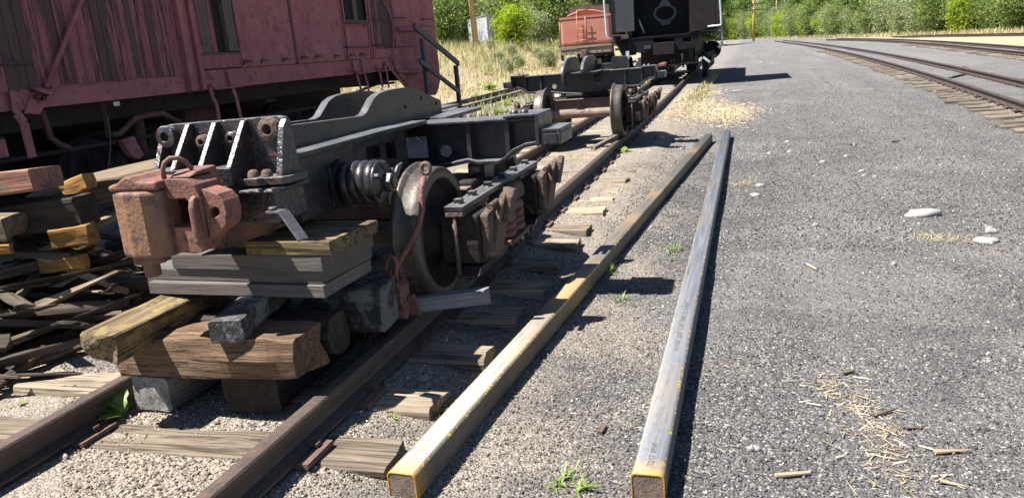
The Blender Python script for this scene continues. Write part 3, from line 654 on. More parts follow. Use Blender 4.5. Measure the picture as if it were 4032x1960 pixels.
# ================================================================== CASTINGS ON THE TRUCKS
def arm_parts(root, xc, yc, name='crossbeam', circles=(1, -1), slots=(1, -1)):
    half = [(0.97,0.82),(0.97,0.70),(0.905,0.692),(0.83,0.662),(0.785,0.625),(0.75,0.608),(0.62,0.608),(0.575,0.622),(0.27,0.572),(0.0,0.545)]
    poly = [(xc+x, z) for x, z in half] + [(xc-x, z) for x, z in half[-2::-1]]
    holes = []
    for s in (-1, 1):
        if s in circles: holes.append(circ(xc+s*0.41, 0.668, 0.034, 18, rev=True))
        a, b = sorted((xc+s*0.17, xc+s*0.30))
        if s in slots: holes.append([(a,0.635),(a,0.755),(b,0.755),(b,0.635)])
    m = MB(); m.plate(poly, 'y', yc-0.015, yc+0.015, holes)
    for x in (-0.80, -0.58, 0.58, 0.80): m.box(xc+x-0.012, xc+x+0.012, yc-0.10, yc-0.015, 0.63, 0.82)
    w = m.build(name, M_BLACK, root, bevel=0.004)
    f = MB(); f.box(xc-0.97, xc+0.97, yc-0.115, yc+0.115, 0.818, 0.837); f.build('top_flange', M_BLACK, w, bevel=0.006)
    lo = [(xc+x, z) for x, z in half[1:]] + [(xc-x, z) for x, z in half[-2:0:-1]]
    f = MB(); f.plate([(x, z+0.012) for x, z in lo] + [(x, z-0.012) for x, z in lo[::-1]], 'y', yc-0.125, yc+0.125); f.build('bottom_flange', M_BLACK, w, bevel=0.006)
    for s in (-1, 1):
        B = lambda a, b: sorted((xc+s*a, xc+s*b))
        e = MB(); e.box(*B(0.970,0.992), yc-0.15, yc+0.15, 0.688, 0.856); e.box(*B(0.80,0.970), yc-0.15, yc+0.15, 0.838, 0.856)
        e.box(*B(0.992,1.105), yc-0.14, yc+0.14, 0.752, 0.775); e.box(*B(1.085,1.105), yc-0.14, yc+0.14, 0.690, 0.752); e.box(*B(0.992,1.085), yc-0.14, yc-0.12, 0.690, 0.752)
        eo = e.build('end_bracket', M_BLACK, root, bevel=0.006)
        for dx in (0.84, 0.895):
            d = MB(); d.lathe([(0.0,0.022),(0.012,0.020),(0.020,0.012),(0.024,0.0)], (xc+s*dx, yc-0.06, 0.856), (0,0,1), 14); d.build('rivet', M_BLACK, eo)
C1 = thing('draft_casting', 'long black cast steel frame with humped webs, side spring and orange coupler', 'steel casting', (0.02, 3.4, 0.545))
arm_parts(C1, -0.02, 4.05)
webp = [(2.665,0.845),(2.665,1.0),(2.70,1.004),(2.735,0.985),(2.755,0.958),(2.93,0.950),(3.53,0.926),(3.58,0.935),(3.63,0.965),(3.69,1.003),(3.76,1.022),(3.86,1.030),(4.06,1.032),(4.20,1.020),(4.45,0.958),(4.60,0.918),(4.615,0.845)]
for x in (0.118, -0.148):
    m = MB(); m.plate(webp, 'x', x, x+0.042, [circ(4.30,0.955,0.014,10,rev=True), circ(4.52,0.905,0.014,10,rev=True), circ(4.06,0.925,0.013,10,rev=True)]); m.build('sill_web', M_BLACK, C1, bevel=0.006)
m = MB(); m.plate([(0.161,2.665),(0.305,2.665),(0.300,3.50),(0.32,3.72),(0.34,3.93),(0.161,3.93)], 'z', 0.832, 0.856); m.plate([(-0.107,2.665),(0.117,2.665),(0.117,4.62),(-0.107,4.62)], 'z', 0.846, 0.862); m.plate([(-0.30,2.665),(-0.149,2.665),(-0.149,3.93),(-0.34,3.93)], 'z', 0.832, 0.856)
m.box(0.161, 0.36, 4.17, 4.80, 0.826, 0.848); m.box(-0.36, -0.149, 4.17, 4.80, 0.826, 0.848); m.box(-0.107, 0.117, 4.63, 5.05, 0.846, 0.862); m.build('sill_flange', M_BLACK, C1, bevel=0.005)
m = MB()
m.plate([(2.72,0.575),(3.80,0.555),(3.80,0.831),(2.72,0.831)], 'x', 0.235, 0.265, [[(3.33,0.735),(3.33,0.79),(3.48,0.785),(3.48,0.72)], [(3.54,0.70),(3.54,0.785),(3.66,0.78),(3.66,0.69)]])
m.plate([(2.72,0.575),(3.80,0.555),(3.80,0.831),(2.72,0.831)], 'x', -0.285, -0.255); m.box(-0.254, 0.234, 2.72, 2.75, 0.58, 0.831); m.box(-0.254, 0.234, 2.751, 3.80, 0.556, 0.58)
m.build('draft_box', M_BLACK, C1, bevel=0.006)
m = MB(); m.box(0.266,0.275,2.95,3.15,0.585,0.75); m.box(0.266,0.273,2.70,2.715,0.575,0.83); m.build('spring_pad', M_BLACK, C1, bevel=0.003)
# side spring
m = MB(); m.lathe([(0.0,0.0),(0.112,0.0),(0.112,0.012),(0.0,0.012)], (0.275,3.05,0.665), (1,0,0), 28, smooth=False); m.build('spring_washer', M_SPRING, C1)
m = MB(); m.tube(helix((0.300,3.05,0.665), 0.078, 0.150, 3.6, 22, axis='x'), 0.0255, 12); m.build('coil_spring', M_SPRING, C1)
m = MB(); m.lathe([(0.0,0.030),(0.05,0.030),(0.08,0.022),(0.100,0.010),(0.102,0.0),(0.0,0.0)], (0.462,3.05,0.665), (1,0,0), 28)
for k in range(6): m.box(-0.006,0.034,-0.008,0.008,0.045,0.095, Matrix.Translation((0.462,3.05,0.665)) @ Matrix.Rotation(k*math.pi/3, 4, 'X'))
so_ = m.build('spring_cap', M_SPRING, C1, bevel=0.002)
m = MB(); m.hexbolt((0.490,3.05,0.665), (1,0,0), 0.046, 0.035); m.cyl((0.525,3.05,0.665), (0.535,3.05,0.665), 0.026); m.build('hex_nut', M_BLACKRUST, so_, bevel=0.003)
m = MB(); m.plate([(3.10,0.668),(3.15,0.672),(3.21,0.715),(3.22,0.728),(3.17,0.722)], 'x', 0.488, 0.498); m.build('cotter_plate', M_STRAP, so_)
# ribbed front bracket
BR = MB()
BR.plate([(-0.275,0.775),(0.315,0.775),(0.305,0.985),(0.292,1.003),(0.265,1.010),(-0.235,1.004),(-0.262,0.995),(-0.278,0.97)], 'y', 2.625, 2.664, [circ(-0.237,0.958,0.019,14,rev=True), circ(0.243,0.963,0.020,14,rev=True)])
for x in (-0.129, -0.003, 0.129): BR.plate([(2.624,1.003),(2.602,1.003),(2.468,0.839),(2.624,0.839)], 'x', x-0.011, x+0.011)
BR.plate([(2.624,1.0),(2.595,0.97),(2.535,0.791),(2.624,0.791)], 'x', 0.286, 0.313); BR.plate([(2.624,0.98),(2.600,0.95),(2.540,0.839),(2.624,0.839)], 'x', -0.277, -0.254)
BR.box(-0.278, 0.140, 2.462, 2.6635, 0.770, 0.838); BR.plate([(0.1405,2.488),(0.330,2.515),(0.345,2.54),(0.345,2.6635),(0.1405,2.6635)], 'z', 0.762, 0.790)
br = BR.build('ribbed_bracket', M_BLACKRUST, C1, bevel=0.006)
for cx, cz, r1, r2, mt in ((-0.237,0.958,0.045,0.019,M_BLACKRUST),(0.243,0.963,0.046,0.020,M_TRUCK),(-0.068,0.930,0.028,0.011,M_TRUCK),(0.070,0.938,0.026,0.011,M_BLACKRUST)):
    m = MB(); m.lathe([(r2,0.0),(r1,0.0),(r1,0.034),(r2,0.040)], (cx,2.624,cz), (0,-1,0), 26, closed=True, smooth=False); m.build('boss', mt, br, bevel=0.004)
for px in ((985,508),(1072,505)):
    p = at(400+px[0]*0.607, 380+px[1]*0.607, z=0.808); m = MB(); m.lathe([(0.0,0.020),(0.012,0.018),(0.020,0.010),(0.023,-0.008)], p, (0,0,1), 16); m.build('rivet', M_TRUCK, br)
m = MB(); m.plate([(0.075,2.50),(0.295,2.50),(0.30,2.70),(0.075,2.70)], 'z', 0.612, 0.750); m.box(0.07,0.33,2.47,2.70,0.735,0.751); m.build('draft_lug', M_BLACKRUST, C1, bevel=0.008)
m = MB(); p0, p1, p2 = (0.315,2.42,0.678), (0.385,2.40,0.680), (0.470,2.37,0.580)
m.bar(p0, p1, 0.045, 0.010); m.bar(p1, p2, 0.045, 0.010); m.build('bent_strap', M_STRAP, C1, bevel=0.002)
m = MB(); m.hexbolt((0.335,2.41,0.684), (0,0,1), 0.015, 0.012); m.build('bolt', M_STRAP, C1)
# coupler
CK = (1.06, (-0.1205, 0.0, -0.0704)); BK = (1.10, (-0.2009, 0.0, -0.1174))     # size and place of the coupler and of what it rests on
CPm = MB(); CPm.plate([(-0.092,2.150),(-0.080,2.100),(-0.01,2.078),(0.055,2.080),(0.118,2.112),(0.122,2.19),(0.08,2.235),(-0.06,2.235)], 'z', 0.590, 0.8225)
cpl = CPm.resize(*CK).build('coupler_knuckle', M_ORANGE2, C1, bevel=0.014, seg=3)
m = MB(); m.plate([(-0.066,2.13),(-0.05,2.105),(0.035,2.10),(0.055,2.14),(0.03,2.2),(-0.05,2.2)], 'z', 0.562, 0.589); m.cyl((-0.012,2.145,0.562), (-0.012,2.145,0.512), 0.028, 18); m.resize(*CK).build('knuckle_pin', M_ORANGE2, cpl, bevel=0.003)
m = MB(); m.plate([(-0.086,0.8240),(-0.086,0.843),(-0.068,0.848),(-0.045,0.853),(-0.026,0.866),(-0.004,0.874),(0.018,0.871),(0.036,0.858),(0.060,0.854),(0.118,0.855),(0.118,0.8240)], 'y', 2.095, 2.250)
hd = m.resize(*CK).build('coupler_head', M_ORANGE, C1, bevel=0.010, seg=3)
m = MB(); m.plate([(0.035,0.602),(0.190,0.594),(0.222,0.600),(0.244,0.655),(0.250,0.790),(0.238,0.832),(0.212,0.852),(0.119,0.856),(0.119,0.8235),(0.035,0.8235)], 'y', 2.135, 2.26, [[(0.085,0.690),(0.085,0.785),(0.190,0.785),(0.210,0.768),(0.210,0.702),(0.198,0.686)]]); m.resize(*CK).build('head_body', M_ORANGE, hd, bevel=0.010, seg=3)
m = MB(); m.plate([(2.098,0.640),(2.134,0.606),(2.134,0.800),(2.112,0.790),(2.100,0.760)], 'x', 0.222, 0.246); m.resize(*CK).build('guard_arm', M_ORANGE, hd, bevel=0.008)
m = MB(); m.plate([(2.15,0.857),(2.19,0.872),(2.29,0.878),(2.31,0.84),(2.31,0.80),(2.261,0.80),(2.261,0.857)], 'x', 0.125, 0.215); m.resize(*CK).build('horn', M_ORANGE, hd, bevel=0.016, seg=3)
lug = [(0.2505,0.640),(0.262,0.652),(0.300,0.670),(0.325,0.692),(0.335,0.735),(0.330,0.772),(0.312,0.796),(0.285,0.806),(0.2505,0.815)]
m = MB(); m.plate(lug, 'y', 2.150, 2.235, [[(0.268,0.718),(0.264,0.732),(0.270,0.745),(0.288,0.752),(0.304,0.748),(0.308,0.736),(0.302,0.725),(0.284,0.716)]]); m.resize(*CK).build('lock_lug', M_ORANGE, hd, bevel=0.012, seg=3)
m = MB(); m.box(0.06,0.23,2.2605,2.50,0.660,0.795); m.box(0.06,0.20,2.50,2.715,0.660,0.735); m.resize(*CK).build('coupler_shank', M_BLACKRUST, C1, bevel=0.008)
m = MB(); m.plate([(0.035,0.545),(0.292,0.545),(0.300,0.575),(0.318,0.605),(0.345,0.628),(0.345,0.641),(0.035,0.641)], 'y', 2.385, 2.42); m.resize(*BK).build('carry_iron', M_ORANGE2, C1, bevel=0.004)
m = MB(); m.tube([(0.110,2.15,0.850),(0.110,2.15,0.885),(0.118,2.155,0.908),(0.135,2.165,0.922),(0.155,2.18,0.920),(0.172,2.20,0.900),(0.180,2.21,0.876)], 0.0085, 10); m.resize(*CK).build('lift_ring', M_ORANGE2, hd)
# second casting
X2, Y2 = -0.12, 10.56
C2 = thing('bolster_casting', 'black cast crossbeam with two upright curved webs, in front of the locomotive', 'steel casting', (X2, Y2, 0.545))
arm_parts(C2, X2, Y2, circles=(-1,), slots=())
wl = [(9.86,0.68),(9.83,0.79),(9.86,0.89),(9.95,0.97),(10.08,1.02),(10.24,1.045),(10.66,1.045),(10.76,1.02),(10.92,0.93),(10.98,0.845),(9.96,0.842),(9.95,0.69)]
for x in (X2-0.145, X2+0.105):
    m = MB(); m.plate([(y, z) for y, z in wl] if x < X2 else [(9.86,0.845)]+[(y, z) for y, z in wl[2:10]], 'x', x, x+0.042); m.build('sill_web', M_BLACK, C2, bevel=0.006)
m = MB(); m.box(X2-0.095, X2+0.30, 9.98, 10.44, 0.832, 0.850); m.box(X2-0.30, X2+0.30, 10.68, 11.25, 0.832, 0.850); m.build('sill_flange', M_BLACK, C2, bevel=0.005)
m = MB(); m.plate([(X2+0.17,0.851),(X2+0.17,0.915),(X2+0.34,0.915),(X2+0.34,0.985),(X2+0.36,1.0),(X2+0.53,0.995),(X2+0.555,0.97),(X2+0.56,0.851)], 'y', 10.90, 11.05, [circ(X2+0.27,0.88,0.022,14,rev=True)])
m.box(X2+0.155, X2+0.165, 10.75, 11.1, 0.851, 0.98); m.build('side_lug', M_BLACK, C2, bevel=0.008)
m = MB(); m.bar((0.10,10.47,0.852),(0.24,10.43,0.87),0.05,0.014); m.cyl((0.085,10.42,0.70),(0.085,10.42,0.79),0.028); m.build('clip', M_BLACK, C2)

# ================================================================== CRIBBING UNDER THE COUPLER
def board(c0, c1, y0, y1, z0, z1, label, seed, mat=W_GREY, rz=0.0, **kw):
    (c0, c1), (y0, y1), (z0, z1) = [[v*BK[0]+BK[1][k] for v in p] for k, p in enumerate(((c0, c1), (y0, y1), (z0, z1)))]
    return timber('plank_board', label, 'board', ((c0+c1)/2, (y0+y1)/2, (z0+z1)/2), c1-c0, y1-y0, z1-z0, rz=rz, mat=mat, seed=seed, **kw)
bk = dict(rough=0.0012, rnd=0.05, ragged=0.002, sec=6)
board(-0.185, 0.590, 2.285, 2.63, 0.392, 0.4375, 'lowest of three wide grey boards stacked below the orange coupler', 1, rz=-0.035, **bk)
board(-0.205, 0.585, 2.310, 2.66, 0.4395, 0.4845, 'middle of three wide grey boards stacked below the orange coupler', 2, rz=-0.055, **bk)
board(-0.065, 0.600, 2.295, 2.65, 0.4865, 0.5445, 'topmost of three wide grey boards, shorter than the two beneath', 3, rz=-0.06, **bk)
board(0.295, 0.640, 2.28, 2.62, 0.5465, 0.596, 'short yellowish split board end resting on the three grey boards', 4, mat=W_YEL, rz=-0.05, rough=0.006, rnd=0.08, ragged=0.02, sec=6)
timber('timber_block', 'pale ash-grey timber lying between the rails under the cracked brown beam', 'timber', (-0.30, 2.80, -0.047), 0.95, 0.18, 0.148, rz=R(90)-0.03, mat=W_ASH, seed=5, rough=0.006, rnd=0.12, ragged=0.008)
timber('timber_block', 'near-black creosoted timber lying beside the right rail under the cribbing', 'timber', (0.10, 2.84, -0.045), 0.95, 0.24, 0.15, rz=R(90)+0.06, mat=W_CREO, seed=6, rough=0.007, rnd=0.14, ragged=0.012)
timber('timber_beam', 'cracked brown beam with broken right end laid across two ground timbers', 'timber', (-0.015, 2.385, 0.135), 0.87, 0.19, 0.165, rz=-0.045, ry=-0.035, mat=W_BEAM, seed=7, rough=0.022, rnd=0.09, ragged=0.045, sec=24)
timber('timber_beam', 'dark round-ended beam just behind the cracked brown beam', 'timber', (-0.02, 2.60, 0.132), 0.86, 0.17, 0.17, rz=0.03, mat=W_CREO, seed=8, rough=0.012, rnd=0.3, ragged=0.03, sec=12)
timber('timber_beam', 'dark grey square-ended beam at the back of the cribbing beside the wheel', 'timber', (0.02, 2.86, 0.160), 0.98, 0.20, 0.20, rz=0.05, mat=W_PAINT, seed=9, rough=0.008, rnd=0.12, ragged=0.012, sec=12)
timber_pq('timber_post', 'yellow weathered timber with mossy broken end, lying lengthwise on the brown beam', 'timber', (-0.325,2.140,0.228), (-0.265,3.08,0.262), 0.155, 0.115, roll=0.12, mat=W_YEL, seed=10, rough=0.014, rnd=0.12, ragged=0.05, sec=14)
timber_pq('timber_post', 'grey painted timber with peeling white patches, lying lengthwise on the brown beam', 'timber', (0.161,2.250,0.262), (-0.02,3.03,0.274), 0.130, 0.088, mat=W_PAINT, seed=11, rough=0.003, rnd=0.10, ragged=0.006, sec=10)
timber_pq('wooden_wedge', 'pale grey square wooden chock lying across the rail against the wheel', 'chock', (0.34,3.165,0.040), (0.815,3.345,0.052), 0.075, 0.072, mat=W_WEDGE, seed=12, rough=0.002, rnd=0.10, ragged=0.004)
timber_pq('wooden_wedge', 'thin tapered stick jammed on the rail against the lettered truck wheel', 'chock', (0.24,9.10,-0.02), (0.43,9.70,0.045), 0.07, 0.045, mat=W_TIEG, seed=13, rough=0.004, rnd=0.15, ragged=0.02)

# ------------------------------------------------------------------ rod, chain and clevis by the wheel
RD = thing('brake_hanger_rod', 'faded orange bent rod with an eye, leaning on the front wheel', 'rod', (0.40, 3.05, -0.02))
path = []
for (px, py, yy) in ((1066,447,3.235),(1061,475,3.21),(1060,505,3.185),(1062,525,3.175),(1056,560,3.16),(1040,597,3.14),(1017,638,3.11),(998,668,3.08),(988,692,3.06)): path.append(a2(px, py, y=yy))
m = MB(); m.tube(path, 0.0135, 12); rod_o = m.build('rod', M_PINK, RD)
ec = a2(1071, 424, y=3.235); m = MB(); m.tube([(ec.x+0.021*math.cos(a), ec.y, ec.z+0.024*math.sin(a)) for a in [i*2*math.pi/16 for i in range(16)]], 0.0105, 10, closed=True); m.build('eye', M_WIRE, RD)
CH = thing('chain_clevis', 'rusty pink clevis block with chain links and wire, hanging beside the rail', 'chain', (0.37, 3.05, -0.05))
def link_ring(c, rx, rz_, r, M, n=16): return [M @ Vector((rx*math.cos(2*math.pi*i/n), 0, rz_*math.sin(2*math.pi*i/n))) + Vector(c) for i in range(n)]
c1 = a2(984, 672, y=3.05); m = MB(); m.tube(link_ring(c1, 0.026, 0.050, 0.011, Matrix.Rotation(0.25, 3, 'Y')), 0.011, 10, closed=True); m.build('chain_link', M_PINK, CH)
c2 = a2(989, 698, y=3.06); m = MB(); m.tube(link_ring(c2, 0.022, 0.034, 0.010, Matrix.Rotation(1.2, 3, 'Z')), 0.010, 10, closed=True); m.build('chain_link', M_PINK, CH)
q0 = a2(975, 708, y=3.06); q1 = a2(1018, 762, y=3.06)
m = MB(); m.plate([(q0.x,q1.z),(q1.x,q1.z),(q1.x+0.004,q0.z-0.02),(q1.x-0.02,q0.z),(q0.x,q0.z)], 'y', 3.02, 3.12, [[(q0.x+0.010,q1.z+0.018),(q0.x+0.010,q0.z-0.022),(q0.x+0.036,q0.z-0.022),(q0.x+0.036,q1.z+0.018)]])
m.cyl((q1.x-0.018,3.01,(q0.z+q1.z)/2), (q1.x-0.018,3.14,(q0.z+q1.z)/2), 0.013); cl = m.build('clevis', M_PINK, CH, bevel=0.004)
q2 = a2(965, 770, y=3.05); q3 = a2(1026, 800, y=3.05)
m = MB(); m.cyl((q2.x-0.06,3.05,(q2.z+q3.z)/2), (q3.x,3.05,(q2.z+q3.z)/2-0.004), 0.026, 18); m.box(q2.x+0.02,q3.x-0.005,3.03,3.09,q3.z+0.02,q1.z+0.004); m.plate([(q3.x-0.01,q3.z),(q3.x+0.05,q3.z),(q3.x+0.02,q1.z+0.03),(q3.x-0.01,q1.z+0.02)], 'y', 3.09, 3.11); m.build('clevis_pin', M_PINK, CH, bevel=0.002)
m = MB()
wires = [[(868,785),(900,768),(935,760),(965,758),(972,768),(965,778),(920,793),(885,800),(868,790)], [(905,737),(925,732),(938,745),(945,770),(942,820),(938,868)], [(925,775),(920,820),(917,870)], [(975,735),(960,752),(940,770)]]
for w in wires: m.tube([a2(px, py, y=2.98) for px, py in w], 0.0055, 8)
m.build('wire_loop', M_WIRE, CH)

# ================================================================== SQUARE STEEL TUBES
def tube_mat(name, band):
    t = NT(name); v = t.coord(rand=False); tc = t.n('ShaderNodeTexCoord'); sp = t.n('ShaderNodeSeparateXYZ'); t.l(tc.outputs['Object'], sp.inputs[0])
    mp = t.n('ShaderNodeMapping'); mp.inputs['Scale'].default_value = (1.5, 60, 60); t.l(tc.outputs['Object'], mp.inputs['Vector'])
    n1 = t.noise(v, 2.5, 5, 0.6); st = t.noise(mp.outputs[0], 1.0, 4, 0.6); sp1 = t.noise(v, 55, 3, 0.6); n4 = t.noise(v, 0.8, 3, 0.5)
    c = t.mix(t.ramp(st, [(0.3, 0), (0.7, 1)]), ((0.075,0.07,0.062) if band else (0.075,0.08,0.095)), ((0.135,0.125,0.108) if band else (0.14,0.146,0.165)))
    c = t.mix(t.ramp(n1, [(0.40 if band else 0.48, 0), (0.62, 0.8 if band else 0.45)]), c, (0.155,0.12,0.085))
    sc_ = t.n('ShaderNodeMapping'); sc_.inputs['Scale'].default_value = (3.0, 25, 25); t.l(tc.outputs['Object'], sc_.inputs['Vector'])
    c = t.mix(t.ramp(t.noise(sc_.outputs[0], 1.0, 6, 0.7), [(0.56, 0), (0.64, 0.6)]), c, (0.055,0.045,0.045))
    ab = t.n('ShaderNodeMath', operation='ABSOLUTE'); t.l(sp.outputs[1], ab.inputs[0])
    ed = t.n('ShaderNodeMapRange'); ed.inputs[1].default_value = 0.030; ed.inputs[2].default_value = 0.046; ed.inputs[3].default_value = 0; ed.inputs[4].default_value = 1; t.l(ab.outputs[0], ed.inputs[0])
    ez = t.n('ShaderNodeMapRange'); ez.inputs[1].default_value = 0.080; ez.inputs[2].default_value = 0.098; ez.inputs[3].default_value = 0; ez.inputs[4].default_value = 1; t.l(sp.outputs[2], ez.inputs[0])
    em = t.n('ShaderNodeMath', operation='MULTIPLY'); t.l(ed.outputs[0], em.inputs[0]); t.l(ez.outputs[0], em.inputs[1])
    ed = t.n('ShaderNodeMath', operation='MULTIPLY_ADD'); ed.inputs[1].default_value = 0.18; ed.inputs[2].default_value = -0.08; t.l(em.outputs[0], ed.inputs[0])
    ad = t.n('ShaderNodeMath', operation='ADD'); t.l(sp1, ad.inputs[0]); t.l(ed.outputs[0], ad.inputs[1])
    c = t.mix(t.ramp(ad.outputs[0], [(0.66, 0), (0.70, 1)]), c, (0.46,0.34,0.035))
    if band:
        bn = t.ramp(n4, [(0.5, 0), (0.62, 0.8)]); c = t.mix(bn, c, (0.30,0.20,0.085))
    er = t.n('ShaderNodeMapRange'); er.inputs[1].default_value = 0.10; er.inputs[2].default_value = 0.0; er.inputs[3].default_value = 0; er.inputs[4].default_value = 1
    t.l(sp.outputs[0], er.inputs[0])
    a3 = t.n('ShaderNodeMath', operation='MULTIPLY'); t.l(er.outputs[0], a3.inputs[0]); t.l(t.ramp(sp1, [(0.3, 0.2), (0.6, 1)]), a3.inputs[1])
    c = t.mix(a3.outputs[0], c, (0.42,0.24,0.03))
    t.base(c); t.set(Metallic=0.0); t.b.inputs['Specular IOR Level'].default_value = 0.45; t.l(t.ramp(st, [(0.3, 0.36), (0.7, 0.6)]), t.b.inputs['Roughness'])
    t.nrm(t.bump(sp1, 0.2, 0.002, t.bump(n1, 0.3, 0.02))); return t.m
M_CAPB = metal('brown_tube_end', (0.13,0.09,0.065), (0.20,0.155,0.12), (0.085,0.065,0.055), rough=0.7, bump=0.6, scale=14)
M_RIM = metal('orange_rust_rim', (0.50,0.27,0.03), (0.42,0.19,0.025), None, rough=0.7, bump=0.4, scale=20)
M_INK = metal('stamped_ink', (0.05,0.05,0.056), (0.10,0.10,0.105), None, rough=0.7, bump=0)
SZ = 0.1016
def steel_tube(label, nl, nr, fl, fr, mat, words):
    zt = GZ+SZ
    n = (a2(*nl, z=zt)+a2(*nr, z=zt))/2; f = (a2(*fl, z=zt)+a2(*fr, z=zt))/2
    d = f-n; L = d.length; rz = math.atan2(d.y, d.x)
    o = thing('steel_tube', label, 'steel tube', (n.x, n.y, GZ+0.003), rz)
    o.rotation_euler = (0,0,rz); WM[o.as_pointer()] = Matrix()      # parts are given in local coordinates below
    h = SZ/2; q = 0.014; sec = []
    for cx, cz, a0 in ((h-q, SZ-q, 0), (-h+q, SZ-q, 90), (-h+q, q, 180), (h-q, q, 270)):
        for k in range(0, 91, 18): sec.append((cx+q*math.cos(R(a0+k)), cz+q*math.sin(R(a0+k))))
    inn = [((y)*0.86, h+(z-h)*0.86) for y, z in sec]
    m = MB(); m.plate(sec, 'x', 0.004, L, [inn[::-1]]); m.build('tube_body', mat, o)
    m = MB(); m.plate(sec, 'x', 0.0, 0.004, [[(y*0.93, h+(z-h)*0.93) for y, z in sec][::-1]]); m.build('rusty_rim', M_RIM, o)
    m = MB(); m.plate([(y*0.93, h+(z-h)*0.93) for y, z in sec], 'x', 0.002, 0.0038); m.build('end_cap', M_CAPB, o)
    m = MB(); m.plate([(y*0.855, h+(z-h)*0.855) for y, z in sec], 'x', L-0.03, L-0.02); m.build('end_cap', M_CAPB, o)
    for text, x, y, size, space in words:
        word_mesh(text, size, 0.0004, 'stamped_lettering', M_INK, o, Matrix.Translation((x, y, SZ+0.0006)), space=space)
    return o
steel_tube('square steel tube lying at a slant close to the tie ends', (968,1192), (1046,1192), (1770,340), (1795,335), tube_mat('blue_grey_tube_with_rust_bands', True), [])
steel_tube('square steel tube stamped with lettering, lying out on the cinders', (1588,1195), (1668,1195), (1818,327), (1838,327), tube_mat('blue_grey_mill_scale_tube', False), [('/22/17  09:49', 0.045, -0.012, 0.028, 1.0), ('EXLTUBE  ASTM  A-500  GRADE  B  4X4X3/8', 0.98, -0.010, 0.024, 1.35)])

# ================================================================== RED WOODEN CAR ON THE SIDING
CX = -3.95
def c4(a, b, x=CX): return at(a*0.5192, b*0.5192, x=x)
def c5(a, b, x=CX): return at(700+a*0.42702, b*0.42702, x=x)
CAR = thing('wooden_railcar', 'faded dark red railcar with flaking vertical planks, steel patches and stirrup steps', 'railcar', (-5.15, 7.5, 0.0))
m = MB(); m.box(-6.30, CX-0.045, 0.0, 14.6, 1.06, 3.90); m.build('body_core', M_DARK, CAR)
m = MB(); m.plate([(-6.50,3.90),(-3.80,3.90),(-3.80,3.96),(-4.4,4.08),(-5.15,4.15),(-5.9,4.08),(-6.50,3.96)], 'y', -0.15, 15.0); m.build('roof', M_CARRED, CAR)
rp = random.Random(4); y = 0.1
def plank(y0, y1, z0, z1, x, mat, th=0.022): MB().box(x-th, x, y0, y1, z0, z1).build('plank', mat, CAR, bevel=0.003, seg=1)
while y < 7.36:
    w = rp.choice((0.075, 0.09, 0.105, 0.12)); y1 = min(y+w, 7.37)
    mat = P_BARE if (y < 5.55 and rp.random() < 0.75) or rp.random() < 0.22 else P_RED
    plank(y+0.0025, y1-0.0025, 1.222+rp.uniform(-0.014, 0.014)+(-0.02 if y < 5.6 else 0), 3.899, CX+rp.uniform(-0.004, 0.004), mat); y = y1
m = MB(); m.box(CX-0.06, CX-0.024, 0.0, 12.88, 1.040, 1.262); m.box(CX-0.12, CX-0.0601, 0.0, 12.88, 1.040, 1.055); m.build('side_sill', M_CARRED, CAR, bevel=0.004)
m = MB(); m.box(CX-0.02, CX+0.055, 7.372, 7.440, 1.045, 3.899); m.box(CX-0.02, CX+0.050, 7.572, 7.640, 1.045, 3.899); m.box(CX-0.02, CX+0.004, 7.4405, 7.5715, 1.045, 3.899); m.build('door_post', M_CARRED, CAR, bevel=0.006)
# doorway with loose boards
for y0, y1, x, mt in ((7.645,7.80,CX-0.03,P_RED), (7.803,7.96,CX-0.034,P_GREY), (7.963,8.06,CX-0.036,P_RED)): plank(y0, y1, 1.45, 3.898, x, mt)
m = MB(); m.box(CX-0.05, CX+0.018, 8.215, 8.44, 1.462, 3.899); m.build('door_jamb', P_GREY, CAR, bevel=0.006)
m = MB(); m.box(CX-0.05, CX-0.002, 7.645, 8.46, 1.43, 1.452); m.build('door_threshold', P_GREY, CAR, bevel=0.004)
m = MB(); m.box(CX-0.02, CX+0.008, 7.66, 8.42, 1.275, 1.428); m.build('patch_board', P_RED, CAR, bevel=0.004)
for a, b in (((150,0),(236,425)), ((492,0),(580,435))):
    p, q = c5(*a, x=CX+0.03), c5(*b, x=CX+0.03); m = MB(); m.cyl((CX+0.03,(p.y+q.y)/2,3.1), (CX+0.03,(p.y+q.y)/2,q.z), 0.012, 8); m.build('door_rod', M_CARRED, CAR)
# steel patches
for y0, y1 in ((8.445,9.662),(9.668,11.060)):
    m = MB(); m.box(CX-0.02, CX+0.001+(0.004 if y0 > 9 else 0), y0, y1, 1.266, 3.899); m.build('steel_sheet', M_CARRED, CAR, bevel=0.002)
m = MB(); m.plate([(9.63,3.898),(9.70,3.898),(9.715,1.36),(9.735,1.262),(9.665,1.262),(9.66,1.40)], 'x', CX+0.0055, CX+0.012); m.build('seam_strip', M_CARDK, CAR)
m = MB(); m.box(CX-0.02, CX-0.004, 11.06, 12.03, 1.266, 1.84); m.build('steel_sheet', M_CARRED, CAR, bevel=0.002)
m = MB(); m.box(CX-0.05, CX+0.02, 11.06, 12.03, 1.842, 1.872); m.build('window_sill', P_GREY, CAR, bevel=0.004)
m = MB(); m.box(CX-0.045, CX-0.036, 11.13, 11.96, 1.873, 2.7); m.build('window_pane', M_DARK, CAR)
m = MB(); m.box(CX-0.03, CX+0.0, 11.55, 11.66, 1.873, 2.7); m.build('window_frame', P_GREY, CAR)
m = MB(); m.box(CX-0.02, CX+0.0, 11.06, 12.03, 2.7, 3.899); m.build('steel_sheet', M_CARRED, CAR)
m = MB(); m.box(CX-0.003, CX+0.014, 11.10, 11.94, 1.772, 1.812); m.build('window_batten', M_CARRED, CAR, bevel=0.003)
